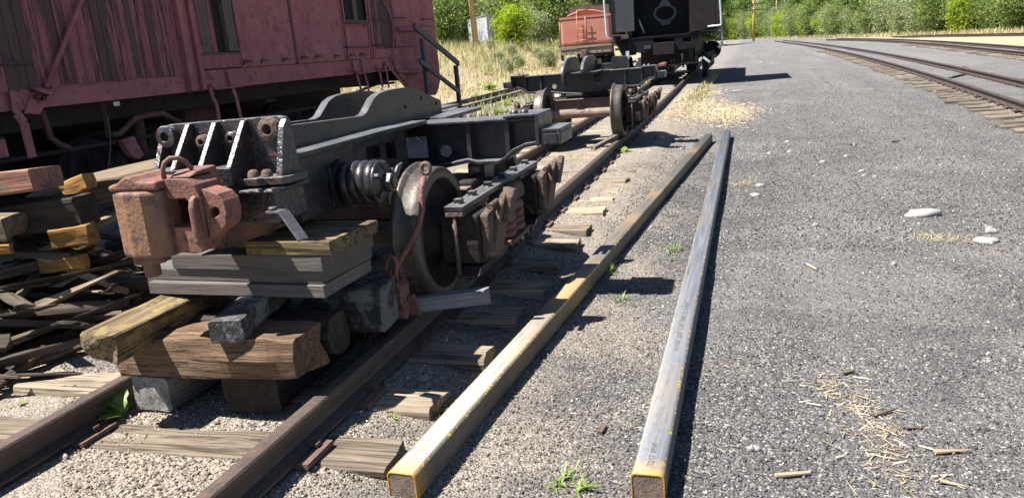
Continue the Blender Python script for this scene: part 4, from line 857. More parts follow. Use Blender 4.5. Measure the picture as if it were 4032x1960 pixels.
for yy, x in ((11.075,0.02),(11.16,0.032),(11.985,0.02),(12.04,0.034),(12.09,0.02)): m = MB(); m.box(CX-0.004, CX+x, yy-0.018, yy+0.018, 1.27, 3.898); m.build('vertical_bar', M_CARRED, CAR, bevel=0.004)
y = 12.11
while y < 12.98:
    w = rp.choice((0.075, 0.10, 0.12)); y1 = min(y+w, 12.99)
    plank(y+0.002, y1-0.002, 1.42+rp.uniform(-0.01,0.01), 3.897, CX+rp.uniform(-0.003,0.004), P_BARE if rp.random() < 0.8 else P_RED); y = y1
m = MB(); m.box(CX-0.02, CX+0.003, 12.10, 12.86, 1.264, 1.415); m.build('steel_sheet', M_CARRED, CAR, bevel=0.002)
m = MB(); m.plate([(12.865,1.06),(13.0,0.93),(13.4,0.66),(13.9,0.52),(14.6,0.47),(14.80,0.60),(14.93,0.76),(14.95,3.899),(12.995,3.899),(12.995,1.41),(12.865,1.41)], 'x', CX-0.03, CX+0.006); m.build('end_sheet', M_CARRED, CAR, bevel=0.006)
m = MB(); m.box(-6.35, CX-0.031, 14.90, 14.95, 0.80, 3.899); m.build('end_wall', M_CARRED, CAR, bevel=0.01)
for yy in (13.05, 13.85, 14.35):
    m = MB(); m.box(CX+0.006, CX+0.014, yy-0.045, yy+0.045, 1.08 if yy > 13.3 else 1.42, 3.898); sb = m.build('rivet_strip', M_CARRED, CAR, bevel=0.002)
    m = MB()
    for k in range(30):
        z = 1.14+k*0.07
        if yy < 13.3 and z < 1.45: continue
        for dy in (-0.028, 0.028): m.lathe([(0.0,0.007),(0.007,0.005),(0.010,0.0)], (CX+0.014, yy+dy, z), (1,0,0), 6)
    tag(m.build('rivets', M_CARRED, sb), None, None, kind='stuff')
m = MB(); m.tube([c5(2030,272,CX+0.06), c5(2190,276,CX+0.06), c5(2345,262,CX+0.06)], 0.040, 12); m.build('end_pipe', M_CARRED, CAR)
m = MB(); m.tube([c5(2025,660,CX+0.04), c5(2240,665,CX+0.04)], 0.030, 10); m.build('end_pipe', M_CARRED, CAR)
m = MB(); m.tube([c5(1895,20,CX+0.05), c5(1940,90,CX+0.05), c5(1972,180,CX+0.05), c5(1992,280,CX+0.05), c5(1985,400,CX+0.05), c5(1992,600,CX+0.05)], 0.018, 8); m.build('curved_pipe', M_CARRED, CAR)
for a, b in (((1805,185),(1935,186)), ((2000,168),(2112,162)), ((1562,216),(1752,226)), ((1565,436),(1760,434)), ((1812,420),(1965,414)), ((2010,434),(2170,431)), ((2270,182),(2345,178))):
    p, q = c5(*a, x=CX+0.07), c5(*b, x=CX+0.07); m = MB(); m.tube([p-Vector((0.07,0,0)), p, q, q-Vector((0.07,0,0))], 0.010, 8); m.build('grab_iron', M_CARDK, CAR)
p, q = c4(0,492,CX+0.06), c4(258,476,CX+0.06); m = MB(); m.tube([p, q, q-Vector((0.07,0,0))], 0.011, 8); m.build('grab_iron', M_CARDK, CAR)
for a, b in ((655,570),(812,560),(1012,546),(1178,532),(1308,522),(1475,518),(1612,510),(1712,503)):
    p = c5(a, b, CX+0.03); m = MB(); m.tube([(CX-0.005,p.y-0.07,p.z-0.03), (CX+0.03,p.y-0.07,p.z+0.01), (CX+0.035,p.y+0.0,p.z+0.005), (CX+0.03,p.y+0.09,p.z-0.002)], [0.012,0.016,0.011,0.008], 7); m.build('hook', M_CARDK, CAR)
# brace rod and its bracket
p, q = c4(620,0,CX+0.05), c4(352,668,CX+0.05); d = (p-q); m = MB(); m.cyl(q, q+d*(1.95/d.z*0.5+0.9), 0.021, 12); m.build('brace_rod', M_CARRED, CAR)
br_ = c4(330,690,CX+0.045); m = MB(); m.lathe([(0.0,-0.012),(0.085,-0.012),(0.088,0.0),(0.06,0.018),(0.0,0.022)], br_, Vector((0.35,0.25,0.9)), 20); wsh = m.build('brace_washer', M_CARRED, CAR)
for a, b in ((272,735),(320,748),(336,718)): p = c4(a, b, CX+0.02); m = MB(); m.hexbolt(p, (1,0,0), 0.020, 0.035); m.build('nut', M_CARDK, wsh)
m = MB(); m.plate([(c4(*k).y, c4(*k).z) for k in ((190,862),(255,690),(400,690),(310,868))], 'x', CX-0.023, CX-0.006); m.build('gusset_plate', M_CARRED, CAR, bevel=0.003)
def strap(pts, w=0.075, fn=c5, xo=0.02, mat=None):
    P = [fn(a, b, CX+xo) for a, b in pts]; m = MB()
    for i in range(len(P)-1): m.bar(P[i], P[i+1], 0.014, w, up=(0,1,0))
    m.build('step_hanger', mat or M_CARRED, CAR, bevel=0.003)
strap([(98,690),(128,860)], 0.07, c4); strap([(128,860),(180,935),(246,1195)], 0.085, c4); strap([(0,1060),(34,1195)], 0.085, c4)
for pts in ([(292,780),(322,905),(358,960),(382,1110)], [(468,655),(505,815),(540,900),(585,1100)], [(1615,560),(1640,650),(1672,760),(1695,850)], [(1702,545),(1725,690),(1748,760),(1762,850)], [(1842,610),(1868,700),(1888,800)], [(1912,600),(1930,700),(1948,810)]): strap(pts, 0.055)
strap([(1915,578),(2110,812)], 0.06)
for pts in ([(300,780),(322,800),(352,822),(480,810),(600,796)], [(1610,640),(1640,660),(1668,683),(1790,664)], [(1832,628),(1862,628),(1880,656),(1985,645)]):
    m = MB(); m.tube([c5(a, b, CX+0.05) for a, b in pts], 0.011, 8); m.build('step_rod', M_CARRED, CAR)
# underframe in the shade
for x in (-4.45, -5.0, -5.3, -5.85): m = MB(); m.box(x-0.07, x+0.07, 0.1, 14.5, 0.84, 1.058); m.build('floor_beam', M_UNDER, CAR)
m = MB(); m.box(-6.28, -6.22, 0.0, 14.9, -0.15, 1.055); m.build('added_light_blocker', M_UNDER, CAR)  # added wall, keeps the sunlit bank from showing so the gap stays dark
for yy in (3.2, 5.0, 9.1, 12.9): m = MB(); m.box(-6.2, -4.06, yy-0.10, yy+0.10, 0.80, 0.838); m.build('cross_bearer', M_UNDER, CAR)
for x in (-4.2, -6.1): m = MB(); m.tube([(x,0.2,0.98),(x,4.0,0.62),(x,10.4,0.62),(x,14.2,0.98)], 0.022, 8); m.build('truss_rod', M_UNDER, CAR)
m = MB(); m.cyl((-4.9,8.2,0.72), (-4.9,8.9,0.72), 0.17, 20); m.build('brake_cylinder', M_CARDK, CAR)
def cU(a, b, x): return at(150+a*0.2397, 400+b*0.2397, x=x)
m = MB(); m.tube([cU(a, b, -4.1) for a, b in ((1195,545),(1340,525),(1600,275),(1800,220),(2050,195),(2180,270),(2330,345))], 0.030, 10); m.build('brake_pipe', M_CARDK, CAR)
m = MB(); m.tube([cU(a, b, -4.05) for a, b in ((60,150),(100,300),(160,460),(205,590),(330,690),(530,775))], 0.028, 10); m.build('brake_hose', M_CARDK, CAR)
m = MB(); m.tube([cU(a, b, -4.3) for a, b in ((1640,300),(1720,850))], 0.055, 10); m.build('frame_column', M_CARDK, CAR)
m = MB(); m.plate([(cU(a,b,-4.2).y, cU(a,b,-4.2).z) for a, b in ((1270,640),(1490,570),(1520,650),(1650,890),(1560,960),(1440,900))], 'x', -4.2, -4.12); m.build('journal_cover', M_CARRED, CAR, bevel=0.01)
for k in range(9):
    c = cU(1075+8*k, 90+55*k, -4.05); m = MB(); m.tube([(c.x+0.018*math.cos(t)*(k % 2), c.y+0.018*math.cos(t)*(1-k % 2), c.z+0.034*math.sin(t)) for t in [i*math.pi/5 for i in range(10)]], 0.007, 6, closed=True); m.build('chain_link', M_CARDK, CAR)
m = MB(); m.tube([cU(a, b, -4.0) for a, b in ((1145,250),(1175,450),(1190,650),(1180,850),(1160,1020),(1130,1240))], 0.005, 6); m.build('hanging_wire', M_WIRE, CAR)
m = MB(); t0 = cU(1235,8,-3.98); t1 = cU(1345,68,-3.98); m.box(-3.985,-3.978, t0.y, t1.y, t1.z, t0.z); m.build('paper_tag', metal('white_tag', (0.6,0.57,0.52), (0.5,0.48,0.44), None, rough=0.8, bump=0), CAR)
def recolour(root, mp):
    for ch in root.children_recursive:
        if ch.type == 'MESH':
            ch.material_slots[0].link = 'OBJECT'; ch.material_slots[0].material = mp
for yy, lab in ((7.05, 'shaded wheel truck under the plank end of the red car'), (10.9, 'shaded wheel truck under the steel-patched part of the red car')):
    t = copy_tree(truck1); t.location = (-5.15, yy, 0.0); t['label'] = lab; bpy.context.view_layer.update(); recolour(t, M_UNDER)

# ------------------------------------------------------------------ stair railing beside the car end
HX = -3.55
HR = thing('stair_railing', 'slate grey sloping two-bar stair railing beside the end of the red car', 'railing', (HX, 13.2, GZ))
def hp(px, py, dx=0): return at(px, py, x=HX+dx)
a, b = hp(1630,103), hp(1806,252); m = MB(); m.bar(a, b, 0.045, 0.10); m.build('top_rail', M_GREYRAIL, HR, bevel=0.005)
a2_, b2_ = hp(1652,240,0.03), hp(1806,361,0.03); m = MB(); m.bar(a2_, b2_, 0.04, 0.085); m.build('lower_rail', M_GREYRAIL, HR, bevel=0.005)
p1_ = hp(1664,152,-0.045); m = MB(); m.box(HX-0.095, HX-0.025, p1_.y-0.05, p1_.y+0.05, GZ-0.05, p1_.z); m.build('post', M_GREYRAIL, HR, bevel=0.005)
p2_ = hp(1797,258,-0.045); m = MB(); m.box(HX-0.095, HX-0.025, p2_.y-0.05, p2_.y+0.05, GZ-0.05, p2_.z); m.build('post', M_GREYRAIL, HR, bevel=0.005)

# ================================================================== SCRAP TIMBER HEAP
def z3(a, b, **k): return at(a*0.7187, 550+b*0.7187, **k)
HGZ = -0.165
HG = 'scrap timbers in the heap beside the red car'
def scrap(label, p, q, W, H, mat, seed, roll=0.0, **kw):
    kw.setdefault('rough', 0.012); kw.setdefault('rnd', 0.12); kw.setdefault('ragged', 0.04)
    return timber_pq('scrap_timber', label, 'timber', p, q, W, H, roll, mat, seed, HG, **kw)
scrap('thick board with faded red paint on its tan top, topmost in the scrap heap', (-2.75,2.98,0.68), (-1.66,3.28,0.72), 0.28, 0.12, W_PINKB, 301, roll=-0.05, rough=0.006, ragged=0.015)
scrap('brown block with a bolt hole poking out of the heap behind the coupler', (-2.3,3.75,0.50), (-1.50,4.0,0.62), 0.26, 0.16, W_SCRAPL, 302, roll=0.2)
scrap('blackened notched block below the red-painted board', (-2.3,3.10,0.50), (-1.52,3.36,0.52), 0.24, 0.17, W_CREO, 303, rough=0.02)
scrap('orange split chunk wedged behind the red-painted board', (-1.85,3.55,0.60), (-1.62,3.52,0.66), 0.08, 0.09, W_FRESH, 304)
scrap('orange freshly split block end under the blackened notched block', (-1.62,3.20,0.39), (-1.42,3.26,0.41), 0.11, 0.11, W_FRESH, 305, rough=0.02, ragged=0.02)
scrap('small rounded orange split end below the larger orange block', (-1.75,3.20,0.24), (-1.50,3.24,0.25), 0.07, 0.08, W_FRESH, 306)
scrap('long orange-faced split rail sticking out of the dark heap', (-2.2,2.74,0.44), (-1.66,2.98,0.40), 0.05, 0.05, W_FRESH, 307)
scrap('upper of two pale orange sawn stub ends low in the heap', (-2.3,2.45,0.16), (-1.66,2.80,0.15), 0.15, 0.085, W_FRESH, 308, ragged=0.005)
scrap('lower of two pale orange sawn stub ends low in the heap', (-2.3,2.45,0.065), (-1.68,2.78,0.055), 0.15, 0.085, W_FRESH, 309, ragged=0.005)
scrap('tan split plank slanting off the left side of the heap top', (-2.7,2.7,0.66), (-1.82,2.98,0.56), 0.16, 0.10, W_SCRAPL, 310)
scrap('grey plank lying under the red-painted board', (-2.6,2.85,0.55), (-1.72,3.08,0.50), 0.26, 0.12, W_SCRAPL, 311)
scrap('thin pale splintered stick leaning out towards the coupler', (-1.75,3.2,0.32), (-1.32,3.9,0.55), 0.05, 0.035, W_SCRAPL, 312)
scrap('stick with a pale end pointing down from the heap to the ground', (-1.75,3.15,0.32), (-1.35,3.35,0.05), 0.035, 0.035, W_SCRAPL, 313)
rs = random.Random(55)
sl_ = 'dark weathered scrap timber in the tangle of the heap'
for i in range(190):
    hz_ = rs.random()**1.25
    cx = -1.22-0.55*hz_-1.1*rs.random()**1.3; cy = 2.2+2.3*rs.random()
    zmax = max(0.0, min(1, (-1.05-cx)/0.9))*max(0.15, 1-abs(cy-3.2)/1.7)*0.60
    cz = HGZ+0.04+zmax*rs.random()
    L = rs.uniform(0.3, 1.0); a = rs.gauss(0.55, 0.5) if rs.random() < 0.7 else rs.uniform(-1.2, 2.2); tl = rs.gauss(0, 0.17)
    d = Vector((math.cos(a)*math.cos(tl), math.sin(a)*math.cos(tl), math.sin(tl)))*L/2
    c = Vector((cx, cy, cz)); p, q = c-d, c+d
    for e in (p, q):
        e.x = min(e.x, -1.02-0.25*max(0, (e.z-0.1))); e.z = max(e.z, HGZ+0.03)
    if (q-p).length < 0.22: continue
    W = rs.uniform(0.02, 0.10); H = rs.uniform(0.010, 0.055)
    mt = rs.choice((W_SCRAP, W_SCRAP, W_SCRAP, W_SCRAP, W_CREO, W_SCRAPL))
    tp = rs.choice((0, 0, 0.5, 0.75)); ll = (q-p).length; zz = (p.z+q.z)/2
    lab = '%s %s %s %s %s' % ('long' if ll > 0.75 else ('middling' if ll > 0.5 else 'short'), 'broad' if W > 0.06 else 'thin', {W_SCRAP: 'dark weathered', W_CREO: 'near-black', W_SCRAPL: 'tan weathered'}[mt], 'pointed splinter' if tp else 'scrap piece', 'high in the timber heap' if zz > 0.15 else ('low in the timber heap' if zz > -0.04 else 'at the foot of the timber heap'))
    scrap(lab, p, q, W, H, mt, 400+i, roll=rs.uniform(-0.9, 0.9), rough=rs.uniform(0.006, 0.018), ragged=rs.uniform(0.04, 0.14), sec=8, taper=tp)
for i, (pp, qq, W, H, mt, lab) in enumerate((((0,900),(610,480),0.09,0.06,W_SCRAP,'long dark splintered slab lying on the ground along the front of the heap'), ((0,1130),(350,955),0.10,0.07,W_SCRAP,'split grey slab lying on the ground at the heap edge, lit on top'), ((0,1060),(250,900),0.06,0.05,W_SCRAPL,'narrow tan slab lying on the ground at the heap edge'), ((300,1100),(610,945),0.09,0.06,W_SCRAP,'dark slab with pale cut end lying on the ground before the heap'))):
    p = z3(*pp, z=HGZ+H/2+0.01); q = z3(*qq, z=HGZ+H/2+0.01)
    if (q-p).length > 1.5: q = p+(q-p).normalized()*1.4
    scrap(lab, p, q, W, H, mt, 500+i, rough=0.015, ragged=0.08)

# ================================================================== BLACK LOCOMOTIVE SEEN FROM ITS REAR
LY = 23.0
def z6(a, b, y=LY): return at(1900+a*0.47923, b*0.47923, y=y)
LO = thing('steam_locomotive', 'black steam locomotive seen from the rear with oval firebox opening', 'locomotive', (-0.25, 26, 0))
ZT = 3.40
def poly6(pts, y, top=None): return [((z6(a, b, y).x), (z6(a, b, y).z)) for a, b in pts]
lw, rw = -1.72, 1.21
m = MB(); m.plate([(lw,ZT),(lw+0.015,1.455),(-1.06,1.47),(-1.04,ZT)], 'y', LY-0.02, LY); cs = m.build('cab_sheet', M_LOCOG, LO, bevel=0.004)
m = MB()
for k in range(14):
    z = 1.50+k*0.083; m.lathe([(0.0,0.010),(0.010,0.007),(0.014,0.0)], (lw+0.04,LY-0.02,z), (0,-1,0), 6); m.lathe([(0.0,0.010),(0.010,0.007),(0.014,0.0)], (-1.09,LY-0.02,z), (0,-1,0), 6)
for k in range(8): m.lathe([(0.0,0.010),(0.010,0.007),(0.014,0.0)], (lw+0.05+k*0.08,LY-0.02,1.50), (0,-1,0), 6)
tag(m.build('rivets', M_LOCOG, cs), None, None, kind='stuff')
m = MB(); m.plate([(0.50,ZT),(0.47,1.29),(1.19,1.40),(rw,ZT)], 'y', LY, LY+0.02); m.build('cab_sheet', M_LOCOB, LO)
m = MB(); m.box(lw, lw+0.02, LY+0.001, LY+2.7, 1.42, ZT); m.build('cab_side', M_LOCO, LO); m = MB(); m.box(rw-0.02, rw, LY+0.021, LY+2.7, 1.38, ZT); m.build('cab_side', M_LOCO, LO)
m = MB(); m.plate([(-1.85,ZT),(1.34,ZT),(1.0,ZT+0.22),(-0.25,ZT+0.32),(-1.5,ZT+0.22)], 'y', LY-0.1, LY+2.8); m.build('cab_roof', M_LOCO, LO)
m = MB(); m.box(-1.69, 1.19, LY+0.03, LY+2.7, 1.24, 1.29); m.build('cab_floor', M_LOCO, LO)
oc = z6(1500, 110, LY+1.1); rx, rzz = 0.27, 0.19
ell = [(oc.x+rx*math.cos(t), oc.z+rzz*math.sin(t)) for t in [-i*2*math.pi/28 for i in range(28)]]
m = MB(); m.plate([(-1.30,1.29),(0.66,1.29),(0.66,2.3),(0.45,2.62),(-1.1,2.62),(-1.30,2.3)], 'y', LY+1.1, LY+1.14, [ell]); m.build('backhead', M_LOCO, LO)
m = MB(); m.plate([(oc.x+(rx+0.07)*math.cos(t), oc.z+(rzz+0.065)*math.sin(t)) for t in [i*2*math.pi/28 for i in range(28)]], 'y', LY+1.04, LY+1.098, [ell])
m.plate([(oc.x-0.17,oc.z-rzz-0.05),(oc.x-0.10,oc.z-rzz-0.15),(oc.x+0.12,oc.z-rzz-0.15),(oc.x+0.18,oc.z-rzz-0.05)], 'y', LY+1.05, LY+1.09); m.plate([(oc.x-0.17,oc.z+rzz+0.05),(oc.x-0.08,oc.z+rzz+0.18),(oc.x+0.08,oc.z+rzz+0.18),(oc.x+0.17,oc.z+rzz+0.05)], 'y', LY+1.05, LY+1.09)
fr = m.build('firedoor_ring', metal('blue_grey_firedoor_ring', (0.13,0.14,0.17), (0.10,0.11,0.14), None, rough=0.6, bump=0.2), LO)
m = MB()
for k in range(20):
    t = k*2*math.pi/20; m.cyl((oc.x+(rx+0.05)*math.cos(t), LY+1.005, oc.z+(rzz+0.045)*math.sin(t)), (oc.x+(rx+0.05)*math.cos(t), LY+1.05, oc.z+(rzz+0.045)*math.sin(t)), 0.013, 6)
tag(m.build('studs', M_STRAP, fr), None, None, kind='stuff')
m = MB(); m.box(-1.28, 0.64, LY+1.15, LY+2.4, 1.0, 2.58); m.build('firebox', M_DARK, LO)
m = MB(); m.cyl((-0.32,LY+2.2,1.88), (-0.32,LY+10.2,1.88), 0.72, 36); m.build('boiler', M_LOCO, LO)
m = MB(); m.cyl((-0.32,LY+9.2,2.5), (-0.32,LY+9.2,3.0), 0.2, 20); m.build('smokestack', M_LOCO, LO); m = MB(); m.lathe([(0.0,0.45),(0.2,0.43),(0.32,0.3),(0.36,0.0),(0.0,0.0)], (-0.32,LY+6.2,2.5), (0,0,1), 20); m.build('steam_dome', M_LOCO, LO)
for x0, x1 in ((-1.60,-1.0),(0.36,1.12)): m = MB(); m.box(x0, x1, LY+2.75, LY+10.0, 1.36, 1.40); m.build('running_board', M_LOCO, LO)
m = MB(); m.plate([(-1.28,1.238),(0.55,1.238),(0.75,1.20),(0.72,0.90),(0.40,0.84),(-0.95,0.84),(-1.28,0.95)], 'y', LY+0.05, LY+0.45, [poly6([(1402,318),(1402,354),(1578,354),(1578,318)], LY+0.05), poly6([(1642,308),(1642,346),(1716,346),(1716,308)], LY+0.05)]); m.build('tail_beam', M_LOCO, LO, bevel=0.01)
pk = [z6(1404,356), z6(1578,444)]; m = MB(); m.box(pk[0].x, pk[1].x, LY-0.10, LY+0.049, pk[1].z, pk[0].z); m.build('drawbar_pocket', M_LOCOB, LO, bevel=0.012)
m = MB(); m.box(-0.95, 0.42, LY+0.3, LY+2.5, 0.42, 0.838); m.build('rear_frame', M_LOCOB, LO)
for x in (-0.95, 0.42): m = MB(); m.box(x-0.04, x+0.04, LY+2.51, LY+10, 0.45, 1.1); m.build('main_frame', M_LOCO, LO)
m = MB(); m.plate(poly6([(1068,300),(1235,300),(1240,455),(1150,470)], LY+0.3), 'y', LY+0.3, LY+1.0); m.build('ash_pan', M_LOCO, LO)
for a, b, c_, d_, dd in ((1140,300,1205,320,M_LOCOG),(1330,380,1385,402,M_LOCOG),(1178,425,1208,485,M_SILVER),(1090,400,1130,415,M_LOCOG)):
    p, q = z6(a,b), z6(c_,d_); m = MB(); m.box(p.x, q.x, LY-0.05, LY+0.10, q.z, p.z); m.build('bracket', dd, LO, bevel=0.006)
for (a, b), (c_, d_) in (((1540,440),(1560,600)),((1640,440),(1650,555)),((1455,545),(1790,515)),((1500,600),(1700,590)),((1570,440),(1572,610))):
    p, q = z6(a,b), z6(c_,d_); m = MB(); m.cyl(p, q, 0.030, 8); m.build('hanging_bar', M_LOCOB, LO)
for k in range(7): c = z6(1755+1.5*k, 478+14*k); m = MB(); m.tube([(c.x+0.02*math.cos(t), c.y, c.z+0.04*math.sin(t)) for t in [i*math.pi/4 for i in range(8)]], 0.009, 5, closed=True); m.build('chain_link', M_LOCOB, LO)
m = MB(); m.tube([z6(a, b, LY-0.12) for a, b in ((994,-120),(998,0),(1012,180),(1020,285),(1030,315),(1062,322))], 0.030, 10); m.build('grab_pipe', M_SILVER, LO)
m = MB(); m.tube([z6(a, b, LY-0.1) for a, b in ((1946,-120),(1950,0),(1958,110),(1962,195),(1955,208),(1920,213),(1850,220))], 0.026, 10); m.build('grab_pipe', M_SILVER, LO)
m = MB(); m.tube([z6(a, b, LY+0.5) for a, b in ((1960,210),(1966,300),(1972,370))], 0.022, 8); m.build('grab_pipe', M_SILVER, LO)
m = MB(); m.tube([z6(a, b, LY+0.6) for a, b in ((1285,160),(1300,210),(1318,245),(1326,275))], [0.02,0.03,0.02,0.03], 8); m.build('gauge_cock', M_SILVER, LO)
for a, b, r_ in ((1948,385,0.05),(1960,355,0.03),(1944,250,0.03),(1930,300,0.025)):
    p = z6(a, b, LY+1.0); m = MB(); m.cyl(p, p+Vector((0,0.35,0)), r_, 12); m.build('valve_gear', M_SILVER, LO)
p, q = z6(1812,470), z6(1868,512); m = MB(); m.bar(p, q, 0.04, 0.06); m.build('step', M_SILVER, LO)
for yy in (LY+0.9, LY+3.3, LY+4.6, LY+5.9, LY+7.2):
    for s in (-1, 1):
        x = -0.27+s*(0.49 if yy > LY+1 else 1.10); r_ = 0.52 if yy > LY+1 else 0.36
        m = MB(); m.lathe([(0.0,-0.06),(r_*0.8,-0.06),(r_+0.03,-0.06),(r_+0.03,-0.03),(r_,-0.02),(r_,0.06),(r_*0.85,0.06),(r_*0.8,0.02),(0.0,0.02)], (x,yy,r_ if r_ > 0.4 else 0.36), (s,0,0), 28); m.build('wheel', M_LOCO, LO)
        if yy > LY+1:
            m = MB(); m.plate([(yy-0.46,0.30),(yy-0.30,0.12),(yy+0.30,0.12),(yy+0.46,0.30),(yy+0.30,0.66),(yy-0.30,0.66)], 'x', *sorted((-0.27+s*0.95, -0.27+s*1.12))); m.build('counterweight', M_LOCO, LO, bevel=0.03)
for s in (-1, 1): m = MB(); m.box(*sorted((-0.27+s*1.14, -0.27+s*1.20)), LY+3.2, LY+7.4, 0.40, 0.52); m.build('side_rod', M_LOCO, LO, bevel=0.01); m = MB(); m.cyl((-0.27+s*0.98,LY+8.4,0.62), (-0.27+s*0.98,LY+9.5,0.62), 0.34, 22); m.build('cylinder', M_LOCO, LO)
m = MB(); m.plate([(-0.30,21.9),(-0.12,21.9),(-0.10,22.1),(-0.16,22.35),(-0.18,23.3),(-0.30,23.3)], 'z', 0.46, 0.54); m.build('drawbar', M_ORANGE, LO, bevel=0.015)

# ================================================================== RED TENDER ON THE SIDING
TY = 38.0
def z6t(a, b, y=TY): return z6(a, b, y)
RT = thing('red_tender', 'brick red riveted tender with ladder and grey wooden end beam', 'tender', (-5.42, 40.5, 0))
hw = 1.24; xc = -5.42; rr = 0.18; zb, zt_ = 1.20, 2.53
sec = []
for cx_, cy_, a0 in ((xc+hw-rr, TY+5.5-rr, 0), (xc-hw+rr, TY+5.5-rr, 90), (xc-hw+rr, TY+rr, 180), (xc+hw-rr, TY+rr, 270)):
    for k in range(0, 91, 15): sec.append((cx_+rr*math.cos(R(a0+k)), cy_+rr*math.sin(R(a0+k))))
m = MB(); m.box(xc-hw, xc+hw, TY, TY+5.5, zb, zt_); m.build('tank', M_REDT, RT, bevel=0.16, seg=5)
m = MB(); m.box(xc-hw-0.02, xc+hw+0.02, TY-0.02, TY+5.52, zt_-0.06, zt_+0.045); m.build('top_rim', M_REDT, RT)
arc = [(xc-0.95+1.9*i/16, zt_+0.05+0.40*math.sin(math.pi*(0.16+0.68*i/16))-0.18) for i in range(17)]
m = MB(); m.plate(arc+[(xc+0.95,zt_+0.046),(xc-0.95,zt_+0.046)], 'y', TY+0.5, TY+0.56); m.build('coal_board', M_REDT, RT)
m = MB(); m.tube([(x_, TY+0.47, z_+0.03) for x_, z_ in arc], 0.035, 8); m.build('coal_board_rim', M_REDT, RT)
m = MB(); m.box(xc-1.0, xc+1.0, TY+1.2, TY+1.25, zt_+0.046, zt_+0.52); m.build('coal_gate', M_TRUCK, RT)
m = MB(); m.cyl((xc-0.45,TY+0.44,zt_+0.0), (xc-0.45,TY+0.44,zt_+0.33), 0.025); m.cyl((xc-0.45,TY+0.44,zt_+0.33), (xc+0.1,TY+0.44,zt_+0.33), 0.025); m.build('hand_pipe', M_REDT, RT)
m = MB(); m.box(xc-0.012, xc+0.012, TY-0.03, TY-0.001, zb, zt_); m.build('seam_strip', M_REDT, RT)
L1, L2 = z6t(778,170).x, z6t(848,170).x
m = MB(); m.cyl((L1,TY-0.13,zb+0.05), (L1,TY-0.13,zt_+0.10), 0.02, 8); m.cyl((L2,TY-0.13,zb+0.05), (L2,TY-0.13,zt_+0.02), 0.02, 8)
ldr = m.build('ladder', M_REDT, RT)
for z in (1.45, 1.72, 1.98, 2.25): m = MB(); m.cyl((L1-0.05,TY-0.13,z), (L2+0.2,TY-0.13,z), 0.015, 8); m.build('rung', M_REDT, ldr)
m = MB(); m.tube([(xc-0.5,TY-0.001,1.42),(xc-0.5,TY-0.08,1.45),(xc+0.1,TY-0.08,1.47),(xc+0.1,TY-0.001,1.47)], 0.015, 8); m.build('grab_iron', M_REDT, RT)
m = MB(); m.cyl((xc-hw-0.04,TY+0.1,1.3), (xc-hw-0.04,TY+0.1,2.4), 0.02, 8); m.build('grab_iron', M_REDT, RT)
m = MB(); m.box(xc-hw+0.02, xc+hw-0.02, TY-0.12, TY+0.35, 0.80, 1.06); m.build('end_beam', W_ENDB, RT, bevel=0.015); m = MB(); m.box(xc-hw-0.02, xc+hw+0.02, TY-0.16, TY+5.6, 1.08, 1.195); m.build('deck', W_ENDB, RT, bevel=0.01)
for k in range(7): x = xc-1.0+k*0.30; m = MB(); m.tube([(x,TY-0.125,0.92),(x+0.03,TY-0.17,0.90),(x+0.03,TY-0.17,0.84),(x,TY-0.14,0.82)], 0.012, 6); m.build('hook', M_DARK, RT)
m = MB(); m.box(xc-hw-0.02, xc-hw+0.08, TY-0.1, TY+0.1, 0.55, 1.06); m.build('corner_step', M_TRUCKDK, RT); m = MB(); m.box(xc-0.13, xc+0.13, TY-0.55, TY-0.13, 0.72, 1.0); m.plate([(xc-0.2,0.62),(xc+0.05,0.62),(xc+0.14,0.85),(xc-0.1,1.03)], 'y', TY-0.72, TY-0.551); m.build('coupler', M_TRUCK, RT, bevel=0.03)
m = MB(); m.box(xc-0.5, xc+0.5, TY+0.1, TY+5.3, 0.62, 1.078); m.build('underframe', M_UNDER, RT)
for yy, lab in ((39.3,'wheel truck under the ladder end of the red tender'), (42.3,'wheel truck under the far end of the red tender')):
    t = copy_tree(truck1); t.location = (xc, yy, 0.0); t['label'] = lab; bpy.context.view_layer.update(); recolour(t, M_UNDER)

